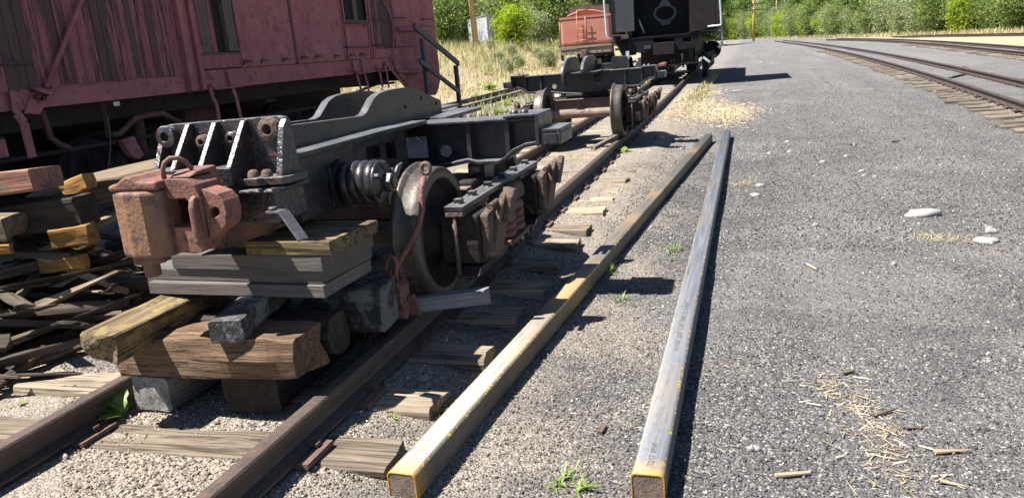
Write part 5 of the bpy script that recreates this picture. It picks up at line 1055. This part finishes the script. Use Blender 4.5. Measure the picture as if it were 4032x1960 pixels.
# ================================================================== VEGETATION
M_LEAF = tinted('leaf', rough=0.55, trans=0.48, spec=0.3)
M_GRASS = tinted('grass_blade', rough=0.8, trans=0.30, spec=0.15)
M_BARK = metal('tree_bark', (0.10,0.085,0.07), (0.15,0.13,0.11), None, rough=0.9, bump=0.6, scale=8)
PAL = {'mid': [(0.175,0.235,0.075), (0.22,0.275,0.095), (0.14,0.195,0.06)], 'bright': [(0.23,0.30,0.04), (0.28,0.34,0.05), (0.19,0.26,0.04)],
       'grey': [(0.235,0.27,0.145), (0.28,0.31,0.17), (0.195,0.23,0.115)], 'dark': [(0.07,0.12,0.03), (0.09,0.145,0.038), (0.055,0.095,0.026)], 'sage': [(0.27,0.30,0.17), (0.32,0.335,0.20), (0.23,0.26,0.14)]}
def crown_mesh(name, seed, w, h, base, nclump, nleaf, size, pal, droop=0.0, spread=0.30):
    r = np.random.default_rng(seed); P = np.array(PAL[pal])
    # clump centres fill an uneven, upright volume
    u = r.random(nclump); zc = base+(h-base)*(u**0.85); prof = np.sin(np.pi*np.clip(0.12+0.80*(zc-base)/(h-base), 0, 1))**0.6
    lump = 1+0.35*np.sin(3*r.random()*6+zc*2.1)
    a = r.random(nclump)*2*np.pi; rad = w*prof*lump*np.sqrt(0.15+0.85*r.random(nclump))*(0.7+0.5*r.random(nclump))
    cc = np.stack([np.cos(a)*rad, np.sin(a)*rad, zc], -1); cs = (0.55+0.9*r.random(nclump))*spread*w; cb = 0.65+0.7*r.random(nclump)
    k = r.integers(0, nclump, nleaf); p = cc[k]+r.normal(size=(nleaf, 3))*cs[k][:, None]*np.array([1, 1, 0.8]); p[:, 2] = np.maximum(p[:, 2], 0.03+0.2*r.random(nleaf))
    s = size*(0.6+0.8*r.random(nleaf)); Rm = rot_rand(nleaf, r)
    q = np.array([(-1,0,0),(0,-0.42,0.08),(1,0,-0.1),(0,0.42,0.08)]); v = np.einsum('nij,kj->nki', Rm, q)*s[:, None, None]
    v[:, :, 2] -= droop*np.abs(v[:, :, 0]); v += p[:, None, :]
    col = P[r.integers(0, len(P), nleaf)]*(cb[k]*(0.75+0.5*r.random(nleaf)))[:, None]
    f = (np.arange(4)[None]+np.arange(nleaf)[:, None]*4)
    return np_mesh(name, v.reshape(-1, 3), f, 4, M_LEAF, np.repeat(col, 4, 0))
def trunk_mesh(name, seed, h, r0, w, nl=9, fork=0.15):
    r = random.Random(seed); m = MB(); P = [Vector((0,0,-0.3))]
    for i in range(1, 7): P.append(Vector((r.uniform(-0.06,0.06)*h*i/6, r.uniform(-0.06,0.06)*h*i/6, h*0.85*i/6)))
    m.tube(P, [r0*(1-0.13*i) for i in range(7)], 8)
    for k in range(nl):
        i = r.randint(1, 5); b = P[i].lerp(P[i+1], r.random()) if i < 6 else P[i]; a = r.random()*6.283; L = w*r.uniform(0.5, 0.95)
        e = b+Vector((math.cos(a)*L, math.sin(a)*L, r.uniform(0.2, 0.8)*L)); mid = b.lerp(e, 0.5)+Vector((0,0,0.1*L))
        m.tube([b, mid, e], [r0*0.42, r0*0.28, r0*0.1], 6)
    o = m.build(name, M_BARK); me = o.data; bpy.data.objects.remove(o); return me
KINDS = {}
def kind(key, cr, tk): KINDS[key] = (cr, tk)
kind('shrub_mid', crown_mesh('crown', 1, 1.15, 3.0, 0.15, 46, 9000, 0.085, 'mid'), trunk_mesh('trunk', 1, 2.2, 0.05, 1.0))
kind('shrub_bright', crown_mesh('crown', 2, 1.0, 2.5, 0.1, 40, 8000, 0.08, 'bright'), trunk_mesh('trunk', 2, 1.9, 0.045, 0.9))
kind('shrub_grey', crown_mesh('crown', 3, 1.1, 2.9, 0.1, 46, 9000, 0.075, 'grey'), trunk_mesh('trunk', 3, 2.3, 0.05, 1.0))
kind('tree_mid', crown_mesh('crown', 4, 2.3, 8.0, 0.8, 85, 17000, 0.15, 'mid'), trunk_mesh('trunk', 4, 7, 0.14, 2.0))
kind('tree_grey', crown_mesh('crown', 5, 2.2, 7.4, 0.6, 85, 17000, 0.14, 'grey'), trunk_mesh('trunk', 5, 6.6, 0.13, 2.0))
kind('tree_dark', crown_mesh('crown', 6, 2.4, 8.5, 1.0, 80, 16000, 0.16, 'dark'), trunk_mesh('trunk', 6, 7.5, 0.16, 2.1))
kind('tree_bright', crown_mesh('crown', 7, 2.0, 7.0, 0.6, 75, 15000, 0.14, 'bright'), trunk_mesh('trunk', 7, 6, 0.12, 1.8))
kind('sage', crown_mesh('crown', 8, 0.55, 0.95, 0.05, 30, 4500, 0.045, 'sage'), trunk_mesh('trunk', 8, 0.6, 0.02, 0.4, 6))
KL = {'shrub_mid': 'leafy green shrub', 'shrub_bright': 'bright yellow-green shrub', 'shrub_grey': 'grey-green willow shrub', 'tree_mid': 'tall green tree', 'tree_grey': 'tall grey-green tree', 'tree_dark': 'tall dark green tree', 'tree_bright': 'tall yellow-green tree', 'sage': 'low grey-green sagebrush'}
def tree(key, x, y, s, rz, where, group, z=None, label=None, sz=1.0):
    cr_, tk = KINDS[key]; nm = 'shrub' if key.startswith('shrub') or key == 'sage' else 'tree'
    o = thing(nm, label or (KL[key]+' '+where), 'shrub' if nm == 'shrub' else 'tree', (x, y, (gh(x, y) if z is None else z)), rz, group)
    o.scale = (s, s, s*sz); link('trunk', tk, o); link('crown', cr_, o); return o
rt_ = random.Random(9)
line = [(2.009+(a-2.009)*1.1, b*1.1) for a, b in ((20.5,36),(18.3,44),(16.8,51.5),(14.2,65),(12.2,82),(9.9,104),(7.2,128),(4.6,147),(1.0,158),(-6,162),(-14,160),(-22,150))]
def along(n, off, jit):
    seg = []; tot = 0
    for i in range(len(line)-1):
        d = math.dist(line[i], line[i+1]); seg.append((tot, d)); tot += d
    for k in range(n):
        t = (k+0.5)/n*tot
        i = max(j for j in range(len(seg)) if seg[j][0] <= t); f = (t-seg[i][0])/seg[i][1]
        ax, ay = line[i]; bx, by = line[i+1]; nx, ny = (by-ay), -(bx-ax); L = math.hypot(nx, ny)
        yield ax+(bx-ax)*f+nx/L*(off+rt_.uniform(-jit, jit)), ay+(by-ay)*f+ny/L*(off+rt_.uniform(-jit, jit)), t/tot
for x, y, t in along(68, 1.0, 0.7):
    s = rt_.uniform(0.8, 1.25)*(1+0.5*max(0, (y-70)/90)); tree(rt_.choice(('shrub_mid','shrub_mid','shrub_grey','shrub_grey','shrub_bright')), x, y, s, rt_.uniform(0, 6.28), 'at the edge of the wood beyond the tracks', 'shrubs along the edge of the wood')
for x, y, t in along(46, 3.8, 1.0): tree(rt_.choice(('tree_mid','tree_mid','tree_grey','tree_dark','tree_bright')), x, y, rt_.uniform(0.75, 1.05), rt_.uniform(0, 6.28), 'in the wood beyond the tracks', 'trees of the wood')
for x, y, t in along(34, 8.0, 1.6): tree(rt_.choice(('tree_mid','tree_dark','tree_grey')), x, y, rt_.uniform(1.0, 1.35), rt_.uniform(0, 6.28), 'in the wood beyond the tracks', 'trees of the wood')
# the bank on the left
def on_bank(px, py, y):
    p = at(px, py, y=y); return p.x, y
def bank_tree(key, px, y, s, where, lab=None, sz=1.0):
    p = at(px, 170, y=y); return tree(key, p.x, y, s, rt_.uniform(0, 6.28), where, 'trees on the grassy bank', label=lab, sz=sz)
bank_tree('shrub_bright', 2022, 46, 0.92, '', 'round bright green bush in front of the tin shed')
bank_tree('tree_mid', 2166, 56, 0.62, '', 'young tree with a bare dark stem standing in the dry grass')
bank_tree('shrub_grey', 2105, 52, 0.8, 'beside the round bright green bush')
bank_tree('tree_dark', 1700, 52, 0.55, '', 'dense dark green tree just past the end of the red car', sz=0.9)
bank_tree('shrub_mid', 1745, 50, 1.1, 'below the dark green tree past the red car')
bank_tree('shrub_mid', 2245, 60, 1.1, 'behind the red tender')
for px, y, k, s in ((1640,66,'tree_mid',0.9),(1730,74,'tree_grey',1.0),(1800,80,'tree_mid',1.0),(1860,86,'tree_grey',1.05),(1925,84,'tree_mid',1.0),(1985,78,'tree_grey',1.0),(2050,74,'tree_mid',0.95),(2110,80,'tree_bright',0.95),(2180,76,'tree_mid',1.0),(2240,84,'tree_bright',1.0),(2300,80,'tree_grey',1.0),(2370,84,'tree_mid',1.05),(2440,88,'tree_dark',1.0),(2520,92,'tree_mid',1.1),(2600,96,'tree_mid',1.1),(2680,98,'tree_dark',1.1),(2760,104,'tree_dark',1.0),(1560,70,'tree_dark',1.0),(1480,66,'tree_mid',1.0),(1400,62,'tree_grey',0.9),(1690,92,'tree_dark',1.2),(1780,98,'tree_dark',1.3),(1900,104,'tree_dark',1.3),(2020,100,'tree_dark',1.3),(2140,104,'tree_mid',1.3),(2260,108,'tree_dark',1.3),(2390,112,'tree_mid',1.3),(2500,115,'tree_dark',1.2)):
    p = at(px, 170, y=y); tree(k, p.x, y, s, rt_.uniform(0, 6.28), 'in the row behind the grassy bank', 'trees behind the grassy bank')
for px, y in ((1960,36),(1992,34),(2035,37),(2010,40),(1930,42),(2120,44),(2150,40)):
    p = at(px, 190, y=y); tree('sage', p.x, y, rt_.uniform(0.55, 0.95), rt_.uniform(0, 6.28), 'on the dry grassy bank', 'sagebrush on the bank')

# ------------------------------------------------------------------ grasses (uncountable)
def grass(name, label, x, y, hmin, hmax, wid, pal, seed, lean=0.35, bend=True):
    r = np.random.default_rng(seed); n = len(x); h = hmin+(hmax-hmin)*r.random(n)**1.5; a = r.random(n)*2*np.pi; w = wid*(0.5+r.random(n))
    b = np.stack([x, y, ground_h(x, y)-0.01], -1); ld = r.random(n)*2*np.pi; lm = np.abs(r.normal(0, lean, n))
    t = b+np.stack([np.cos(ld)*lm*h, np.sin(ld)*lm*h, h/np.sqrt(1+lm*lm)], -1); md = b+(t-b)*0.55+np.stack([0*h, 0*h, 0.10*h], -1)
    s = np.stack([np.cos(a), np.sin(a), 0*a], -1)*w[:, None]
    v = np.stack([b-s, b+s, md+s*0.8, md-s*0.8, t], 1); f3 = np.array([(0,1,2),(0,2,3),(3,2,4)])
    f = (f3[None]+np.arange(n)[:, None, None]*5).reshape(-1, 3)
    P = np.array(pal); col = P[r.integers(0, len(P), n)]*(0.65+0.6*r.random(n))[:, None]
    return tag(link(name, np_mesh(name, v.reshape(-1, 3), f, 3, M_GRASS, np.repeat(col, 5, 0))), label, None, kind='stuff')
STRAW = [(0.56,0.47,0.29), (0.47,0.38,0.23), (0.62,0.54,0.37), (0.40,0.32,0.20)]; MIXG = STRAW+[(0.24,0.29,0.10), (0.32,0.35,0.15)]; GREEN = [(0.13,0.21,0.04), (0.18,0.26,0.05), (0.10,0.17,0.03)]
r0 = np.random.default_rng(31)
def clumpy(n, x0, x1, y0, y1, nc, sd, r=r0):
    cx = x0+(x1-x0)*r.random(nc); cy = y0+(y1-y0)*r.random(nc); k = r.integers(0, nc, n); return cx[k]+r.normal(0, sd, n), cy[k]+r.normal(0, sd, n)
x, y = clumpy(26000, -30, -8.0, 12, 66, 700, 0.5); grass('dry_grass', 'tall dry grass on the bank beyond the siding', x, y, 0.25, 0.8, 0.012, MIXG+[(0.30,0.34,0.14)]*3, 32)
x, y = clumpy(24000, -13, -6.3, 12, 50, 700, 0.4); grass('dry_grass', 'flattened straw-coloured grass at the foot of the bank', x, y, 0.10, 0.38, 0.010, STRAW, 33, lean=1.0)
x, y = clumpy(9000, -5.0, -1.3, 12.5, 44, 210, 0.28); grass('weeds', 'low green and dry weeds between the siding and the old track', x, y, 0.05, 0.24, 0.011, MIXG+GREEN, 34)
pc = [at(2350+a*0.3195, 220+b*0.3195, z=GZ) for a, b in ((950,520),(1120,560),(1300,600),(1450,620),(1600,680),(1750,690),(1500,720),(1250,720),(1050,640),(1000,740),(1350,470),(1200,480),(1700,740),(900,600))]
k = r0.integers(0, len(pc), 8500); x = np.array([p.x for p in pc])[k]+r0.normal(0, 0.16, 8500); y = np.array([p.y for p in pc])[k]+r0.normal(0, 0.75, 8500)
ok = x > 0.62+mainf(13); grass('dry_grass', 'pale dry grass patch beside the old track', x[ok], y[ok], 0.015, 0.055, 0.005, STRAW+STRAW+[(0.62,0.54,0.36)], 35, lean=2.0)
def pick_patch(r, n):
    k = r.integers(0, len(pc), n); x = np.array([p.x for p in pc])[k]+r.normal(0, 0.22, n); y = np.array([p.y for p in pc])[k]+r.normal(0, 0.75, n); ok = x > 0.62+mainf(13); return x[ok], y[ok]
chips('wood_chips', 'mat of bleached straw under the dry grass patch', 15000, pick_patch, 0.03, 0.11, 24, wide=0.10, bright=1.75)
k = r0.integers(0, len(pc), 320); x = np.array([p.x for p in pc])[k]+r0.normal(0, 0.12, 320); y = np.array([p.y for p in pc])[k]+r0.normal(0, 0.7, 320); ok = x > 0.62+mainf(13)
grass('weeds', 'sparse green blades in the dry grass patch', x[ok], y[ok], 0.03, 0.10, 0.006, GREEN, 36)
x = 0.95+0.3*r0.random(1500)+mainf(20); y = 17+14*r0.random(1500); grass('weeds', 'short grass at the locomotive wheels', x, y, 0.03, 0.12, 0.009, MIXG, 37)
x, y = clumpy(2200, -0.9, 0.5, 5.6, 9.3, 60, 0.10); x2 = x
grass('weeds', 'sparse dry blades between the rails', x, y, 0.015, 0.06, 0.003, STRAW, 38, lean=0.8)
ln = np.array(line[:8]); k = r0.integers(0, 7, 9000); t = r0.random(9000); x = ln[k, 0]+(ln[k+1, 0]-ln[k, 0])*t-r0.random(9000)*2.2+0.8; y = ln[k, 1]+(ln[k+1, 1]-ln[k, 1])*t+r0.normal(0, 1, 9000)
grass('dry_grass', 'strip of pale dry grass below the wood', x, y, 0.12, 0.5, 0.02, STRAW+[(0.25,0.27,0.11)], 39)
def tuft_pts(px, py, n, sd, seed):
    r = np.random.default_rng(seed); g = G(px, py); return g.x+r.normal(0, sd, n), g.y+r.normal(0, sd, n)
# ------------------------------------------------------------------ countable little plants
def leaf_blade(m, base, az, L, W, lift, curl, seg=5):
    d = Vector((math.cos(az), math.sin(az), 0)); s = Vector((-d.y, d.x, 0)); vs = []; fs = []
    for i in range(seg+1):
        t = i/seg; c = base+d*(L*t*math.cos(lift*(1-curl*t)))+Vector((0,0,L*t*math.sin(lift*(1-curl*t)))); w = W*math.sin(math.pi*min(0.98, 0.12+0.86*t))**0.8*(1+0.16*math.sin(t*17+az*5))
        vs += [c-s*w+Vector((0,0,0.25*w)), c, c+s*w+Vector((0,0,0.25*w))]
    for i in range(seg):
        for k in (0, 1): fs.append((i*3+k, i*3+k+1, i*3+k+4, i*3+k+3))
    m.add(vs, fs, True)
def green(name, c): 
    t = NT(name); n = t.noise(t.coord(), 30, 3); t.base(t.mix(n, tuple(a*0.75 for a in c), tuple(a*1.25 for a in c))); t.set(Roughness=0.5)
    tr_ = t.n('ShaderNodeBsdfTranslucent'); tr_.inputs[0].default_value = (c[0]*1.7, c[1]*1.6, c[2]*1.2, 1); mx = t.n('ShaderNodeMixShader'); mx.inputs[0].default_value = 0.35
    t.l(t.b.outputs[0], mx.inputs[1]); t.l(tr_.outputs[0], mx.inputs[2]); t.l(mx.outputs[0], t.out.inputs['Surface']); return t.m
M_G1 = green('fresh_weed_leaf', (0.17,0.25,0.055)); M_G2 = green('grass_green', (0.17,0.25,0.05)); M_G3 = green('straw_tuft', (0.44,0.38,0.24))
def plant(name, label, g, n, L, W, mat, seed, lift=(0.4, 1.2), cat='weed', group=None, spread=0.02):
    r = random.Random(seed); m = MB(); z0 = gh(g.x, g.y)-0.005
    for i in range(n): leaf_blade(m, Vector((g.x+r.uniform(-spread, spread), g.y+r.uniform(-spread, spread), z0)), r.random()*6.283, L*r.uniform(0.55, 1.1), W*r.uniform(0.7, 1.2), r.uniform(*lift), r.uniform(0.2, 0.9))
    o = m.build(name, mat); o.location = (0,0,0); return tag(o, label, cat, group)
def S(px, py): return ground_at(px, py)
bd = MB(); zb_ = -0.11
for (bx, by, az, L, W, lf) in ((-0.42,2.27,2.7,0.15,0.040,0.9), (-0.42,2.28,3.7,0.11,0.032,1.1), (-0.42,2.26,3.2,0.16,0.036,0.45), (-0.43,2.26,2.0,0.13,0.030,1.2), (-0.41,2.25,4.3,0.10,0.03,0.35), (-0.42,2.27,2.4,0.12,0.028,0.3)): leaf_blade(bd, Vector((bx,by,zb_)), az, L, W, lf, 0.5, 7)
tag(bd.build('broadleaf_weed', M_G1), 'big-leaved green weed growing against the left rail and ash-grey timber', 'weed')
PG = 'small weeds along the old track'
for i, (px, py, n, L, W, mt, lab) in enumerate(((330,1528,14,0.10,0.005,M_G2,'grass tuft growing against the outer side of the left rail'), (208,1476,6,0.045,0.009,M_G1,'small green weed in the gravel left of the left rail'), (60,1598,5,0.04,0.009,M_G1,'tiny weed at the foot of the left rail near a tie end'),
    (1452,1522,7,0.05,0.008,M_G1,'small weed sprouting at the right rail base beside a tie plate'), (1705,1625,12,0.055,0.007,M_G1,'feathery weed on the tie between right rail and slanting tube'), (1550,1640,6,0.04,0.006,M_G1,'tiny weed in the gravel near the feathery weed'),
    (2455,600,12,0.13,0.032,M_G1,'bright broad-leaved weed beside the rail ahead of the lettered truck'), (2400,1078,16,0.13,0.004,M_G2,'grass tuft between the two steel tubes, closest to the slanting tube'), (2650,988,22,0.09,0.0035,M_G2,'grass tuft touching the stamped steel tube'), (2450,1180,12,0.08,0.0035,M_G2,'small grass tuft in the gap between the tubes, near a shadow'),
    (2925,300+430,34,0.15,0.0022,M_G3,'dry straw tuft beside white stones right of the stamped tube'), (3650,940,70,0.085,0.0022,M_G3,'dry straw tuft behind the biggest white stone'), (3760,945,60,0.08,0.0022,M_G3,'dry straw tuft between pale stones out on the cinders'), (2215,1905,14,0.10,0.004,M_G2,'grass tuft beside the near end of the slanting tube'), (2270,1935,10,0.09,0.004,M_G2,'thin grass tuft between the near ends of the tubes'),
    (2585,328,10,0.16,0.03,M_G1,'green weed between the rails just behind the second casting'), (2665,330,8,0.15,0.03,M_G1,'green weed by the rail in front of the locomotive'), (2675,558,14,0.09,0.012,M_G1,'small weed near the far ends of the steel tubes'), (2655,1085-60,5,0.05,0.004,M_G2,'tiny green blades beside the stamped tube'), (2130,1033,10,0.12,0.005,M_G2,'grass tuft at the end of a shaded tie'))):
    plant('grass_tuft' if mt is not M_G1 else 'weed', lab, S(px, py), n, L, W, mt, 700+i, lift=(0.7, 1.45) if mt is M_G2 else (0.2, 1.2), group=PG, spread=0.09 if mt is M_G3 else (0.03 if n > 10 else 0.015))
bl = 'leafy bright green weed among the dry grass left of the old track'
for i, (px, py) in enumerate(((1990,318),(1965,330),(2065,312),(2105,300),(1950,372),(2010,402),(2070,362),(1985,415),(1940,350),(1880,420),(2040,335),(1870,385))):
    g = S(px, py); plant('weed', bl, g, 22, 0.24, 0.035, M_G1, 800+i, group='leafy weeds between the siding and the old track', spread=0.12)
for i, (px, yy, sc_) in enumerate(((1905,27,1.0),(2012,29,0.9),(2078,29,1.1),(2205,33,0.9),(1918,31,0.6))):
    p = at(px, 235, y=yy); g = Vector((p.x, yy, 0)); plant('weed', 'leafy bright green weed clump on the dry grassy bank', g, 60, 0.38*sc_, 0.05, M_G1, 850+i, lift=(0.5, 1.4), group='leafy weed clumps on the bank', spread=0.28*sc_)

# ================================================================== STONES AND STRAY WOOD
M_ROCK = metal('pale_stone', (0.25,0.237,0.22), (0.32,0.305,0.285), (0.20,0.185,0.17), rough=0.9, bump=0.5, scale=12)
M_ROCKD = metal('grey_stone', (0.20,0.18,0.165), (0.27,0.25,0.23), None, rough=0.9, bump=0.5, scale=12)
def rock(label, pl, pr, ht, seed, mat=M_ROCK, dep=0.6, group=None):
    a, b = S(*pl), S(*pr); w = (b-a).length; c = (a+b)/2; r = random.Random(seed); off = Vector((r.random()*30, r.random()*30, r.random()*30)); m = MB(); vs = []; fs = []; nu, nv = 14, 8
    for j in range(nv+1):
        th = math.pi*j/nv
        for i in range(nu):
            ph = 2*math.pi*i/nu; d = Vector((math.sin(th)*math.cos(ph), math.sin(th)*math.sin(ph), math.cos(th))); k = 1+0.5*noise.noise(d*1.1+off)+0.22*noise.noise(d*2.9+off)+0.07*noise.noise(d*7+off)
            vs.append((c.x+d.x*k*w/2, c.y+d.y*k*w/2*dep, gh(c.x, c.y)+ht*0.12+d.z*k*ht*0.55))
    for j in range(nv):
        for i in range(nu): fs.append((j*nu+i, (j+1)*nu+i, (j+1)*nu+(i+1) % nu, j*nu+(i+1) % nu))
    m.add(vs, fs, True); return tag(m.build('stone', mat), label, 'stone', group)
rock('biggest smooth white stone lying out on the cinder yard', (3562,848), (3705,850), 0.075, 1, dep=0.45)
rock('flat pale stone in front of the upright pale one, on the cinders', (3832,950), (3935,952), 0.04, 2)
rock('small pale upright stone behind the flat pale stone', (3872,915), (3930,917), 0.055, 3)
rock('pale stone behind another pale stone, right of the stamped tube', (2975,737), (3012,735), 0.05, 4)
rock('pale flat stone right of the stamped tube', (2955,772), (2992,770), 0.035, 5)
rock('rounded grey boulder half in shadow beside the lettered truck', (2578,548), (2616,548), 0.10, 6, M_ROCKD, 0.8)
rock('small grey stone near the far end of the slanting tube', (2678,590), (2696,590), 0.06, 7, M_ROCKD)
rock('pale flat stone in the yard beyond the tubes', (2882,362), (2912,362), 0.05, 8)
rock('small pale stone in the open yard', (3350,578), (3372,578), 0.05, 9)
for i, (px, py, w) in enumerate(((3030,607,22),(3108,600,20),(3240,640,30),(3395,677,28),(3400,695,18),(3330,618,20),(3210,890,26),(2960,1775,34),(3520,1045,22),(3100,560,26),(3180,206,9),(3240,213,7),(3075,216,7),(3000,246,7),(3600,188,9),(3680,362,16))):
    rock('little pale pebble stone scattered on the dark cinder yard', (px-w/2, py), (px+w/2, py), 0.035 if py > 300 else 0.05, 20+i, group='pale pebbles on the yard')
rock('chalky white stone lump beside the bright trail of bark', (2960,1772), (2996,1776), 0.03, 50)
rock('white crumbly lump at the inner side of the left rail', (238,1805), (272,1806), 0.025, 51)
rock('grey slag lump at the end of a tie near the slanting tube', (1625,1490), (1690,1500), 0.03, 52, M_ROCKD)
def chip(label, a, b, W, H, mat, seed): 
    p, q = G(*a), G(*b)
    for e in (p, q): e.z = gh(e.x, e.y)+H/2+0.006
    W *= 0.7; H *= 0.8
    return timber_pq('wood_scrap', label, 'wood scrap', p, q, W, H, random.Random(seed).uniform(-0.2, 0.2), mat, seed, None, rough=0.005, rnd=0.1, ragged=0.03, sec=7, taper=random.Random(seed).choice((0.2, 0.5, 0.7)))
chip('dark brown bark strip lying across the straw trail', (2192,1052), (2256,1032), 0.022, 0.010, W_SCRAP, 900)
chip('grey weathered slat out on the cinders, largest by the straw trail', (2345,1143), (2440,1138), 0.032, 0.010, W_SCRAPL, 901)
chip('tan splinter pointing at the grey slat', (2282,1082), (2330,1080), 0.016, 0.008, W_SCRAP, 902)
chip('pale cream splinter lying alone on the dark cinders', (1967,1200), (2048,1194), 0.022, 0.008, W_TIE, 903)
chip('broken tan splinter at the end of the straw trail', (2360,1215), (2405,1225), 0.022, 0.010, W_TIE, 904)
chip('short bark chip on top of the straw trail', (2125,942), (2155,936), 0.020, 0.008, W_SCRAP, 905)
chip('thin tan stick lying beside the stamped tube', (1905,600), (1925,588), 0.012, 0.008, W_TIE, 906)
chip('short dark stick lying on the cinders right of the stamped tube', (1898,583), (1912,580), 0.030, 0.015, W_CREO, 907)
chip('thin dark stick farther right on the cinders', (2428,697), (2474,690), 0.014, 0.008, W_SCRAP, 908)
chip('tan chip beside the stamped tube shadow', (2030,668), (2052,680), 0.015, 0.008, W_TIE, 909)
chip('slim twig lying on the yard before the curving track', (2225,322), (2290,333), 0.014, 0.010, W_SCRAPL, 910)
chip('small dark chip in the middle of the yard', (2138,370), (2156,368), 0.06, 0.03, W_CREO, 911)
chip('dark bark piece near the curving track ties', (2246,362), (2262,359), 0.06, 0.03, W_CREO, 912)
chip('brown bark piece beside the end of the slanting tube', (2060-540,1075), (2060-552,1095), 0.03, 0.012, W_SCRAP, 913)
chip('splintered tan board lying between the rails of the curving track', (2391,198), (2428,189), 0.14, 0.04, W_SCRAP, 914)

# ================================================================== POLES, SHED, SWITCH STAND
def pole(label, x, y, h, r, mat, lean=(0.0, 0.0), name='utility_pole', cat='pole'):
    z0 = gh(x, y); o = thing(name, label, cat, (x, y, z0)); m = MB(); m.tube([(x, y, z0-0.3), (x+lean[0]*h, y+lean[1]*h, z0+h)], [r, r*0.75], 14); m.build('shaft', mat, o); return o, z0
p = at(1878, 200, y=50); pole('thick tan utility pole standing in the dry grass of the bank', p.x, 50, 9, 0.20, W_POLE, (-0.03, 0))
p = at(1792, 125, y=58); pole('slim dark pole beside the dark green tree', p.x, 58, 9, 0.09, W_POLED)
p = at(3058, 149, z=GZ); pole('slender tan pole standing before the wood beyond the tracks', p.x, p.y, 11, 0.17, W_POLE)
p = at(2967, 120, y=118); o, z0 = pole('old pole with two crossarms half hidden by the trees', p.x, 118, 5.6, 0.15, W_POLE)
for zz in (5.0, 4.2): m = MB(); m.box(p.x-1.4, p.x+1.4, 117.8, 117.95, z0+zz, z0+zz+0.14); m.build('crossarm', W_POLED, o)
p = at(3005, 146, z=GZ); o = thing('switch_stand', 'railway switch stand with red target at the track turnout', 'switch stand', (p.x, p.y, GZ))
m = MB(); m.box(p.x-0.3, p.x+0.3, p.y-0.2, p.y+0.2, GZ, GZ+0.15); m.build('base', M_DARK, o); m = MB(); m.plate([(p.x-0.2,GZ+0.15),(p.x+0.2,GZ+0.15),(p.x+0.1,GZ+1.0),(p.x-0.1,GZ+1.0)], 'y', p.y-0.15, p.y+0.15); m.cyl((p.x,p.y,GZ+1.0), (p.x,p.y,GZ+3.2), 0.05, 8); m.build('mast', M_DARK, o)
M_TARGET = metal('red_target', (0.6,0.03,0.015), (0.55,0.03,0.02), None, rough=0.6, bump=0); m = MB(); m.plate([(p.x-0.16,GZ+2.5),(p.x+0.16,GZ+2.5),(p.x+0.16,GZ+2.95),(p.x,GZ+3.25),(p.x-0.16,GZ+2.95)], 'y', p.y-0.10, p.y-0.06); m.build('target', M_TARGET, o)
M_TIN = metal('galvanised_tin', (0.55,0.57,0.60), (0.46,0.48,0.51), (0.36,0.33,0.30), rough=0.45, bump=0.1, metallic=0.35, scale=2)
a, b, c_ = at(1842, 85, y=72), at(1916, 60, y=66), at(1944, 58, y=70); zs = gh(b.x, 68)
SH = thing('tin_shed', 'small corrugated tin shed half hidden behind the bright green bush', 'shed', (b.x, 68, zs))
def corr(p, q, z0, z1, name, n=26):
    m = MB(); d = Vector((q.x-p.x, q.y-p.y)); nn = Vector((-d.y, d.x)).normalized()*0.03; pts = []
    for i in range(n*2+1): t = i/(n*2); k = nn*(1 if i % 2 else -1); pts.append((p.x+d.x*t+k.x, p.y+d.y*t+k.y, t))
    zt = lambda t: z1[0]+(z1[1]-z1[0])*t; vs = []; fs = []
    for x, y, t in pts: vs += [(x, y, z0), (x, y, zt(t))]
    for i in range(n*2): fs.append((2*i, 2*i+2, 2*i+3, 2*i+1))
    m.add(vs, fs); o = m.build(name, M_TIN, SH); so2 = o.modifiers.new('thickness', 'SOLIDIFY'); so2.thickness = 0.01
corr(a, b, zs-0.6, (a.z+0.1, b.z), 'front_wall'); corr(b, c_, zs-0.6, (b.z, c_.z), 'side_wall', 10)
d_ = a+(c_-b); m = MB(); m.add([(a.x,a.y,a.z+0.14),(b.x,b.y-0.2,b.z+0.05),(c_.x+0.2,c_.y,c_.z+0.06),(d_.x,d_.y,d_.z+0.14)], [(0,1,2,3)]); o = m.build('roof', M_TIN, SH); s2 = o.modifiers.new('thickness', 'SOLIDIFY'); s2.thickness = 0.05
corr(d_, c_, zs-0.6, (d_.z, c_.z), 'rear_wall', 12); corr(a, d_, zs-0.6, (a.z+0.1, d_.z), 'end_wall', 6)
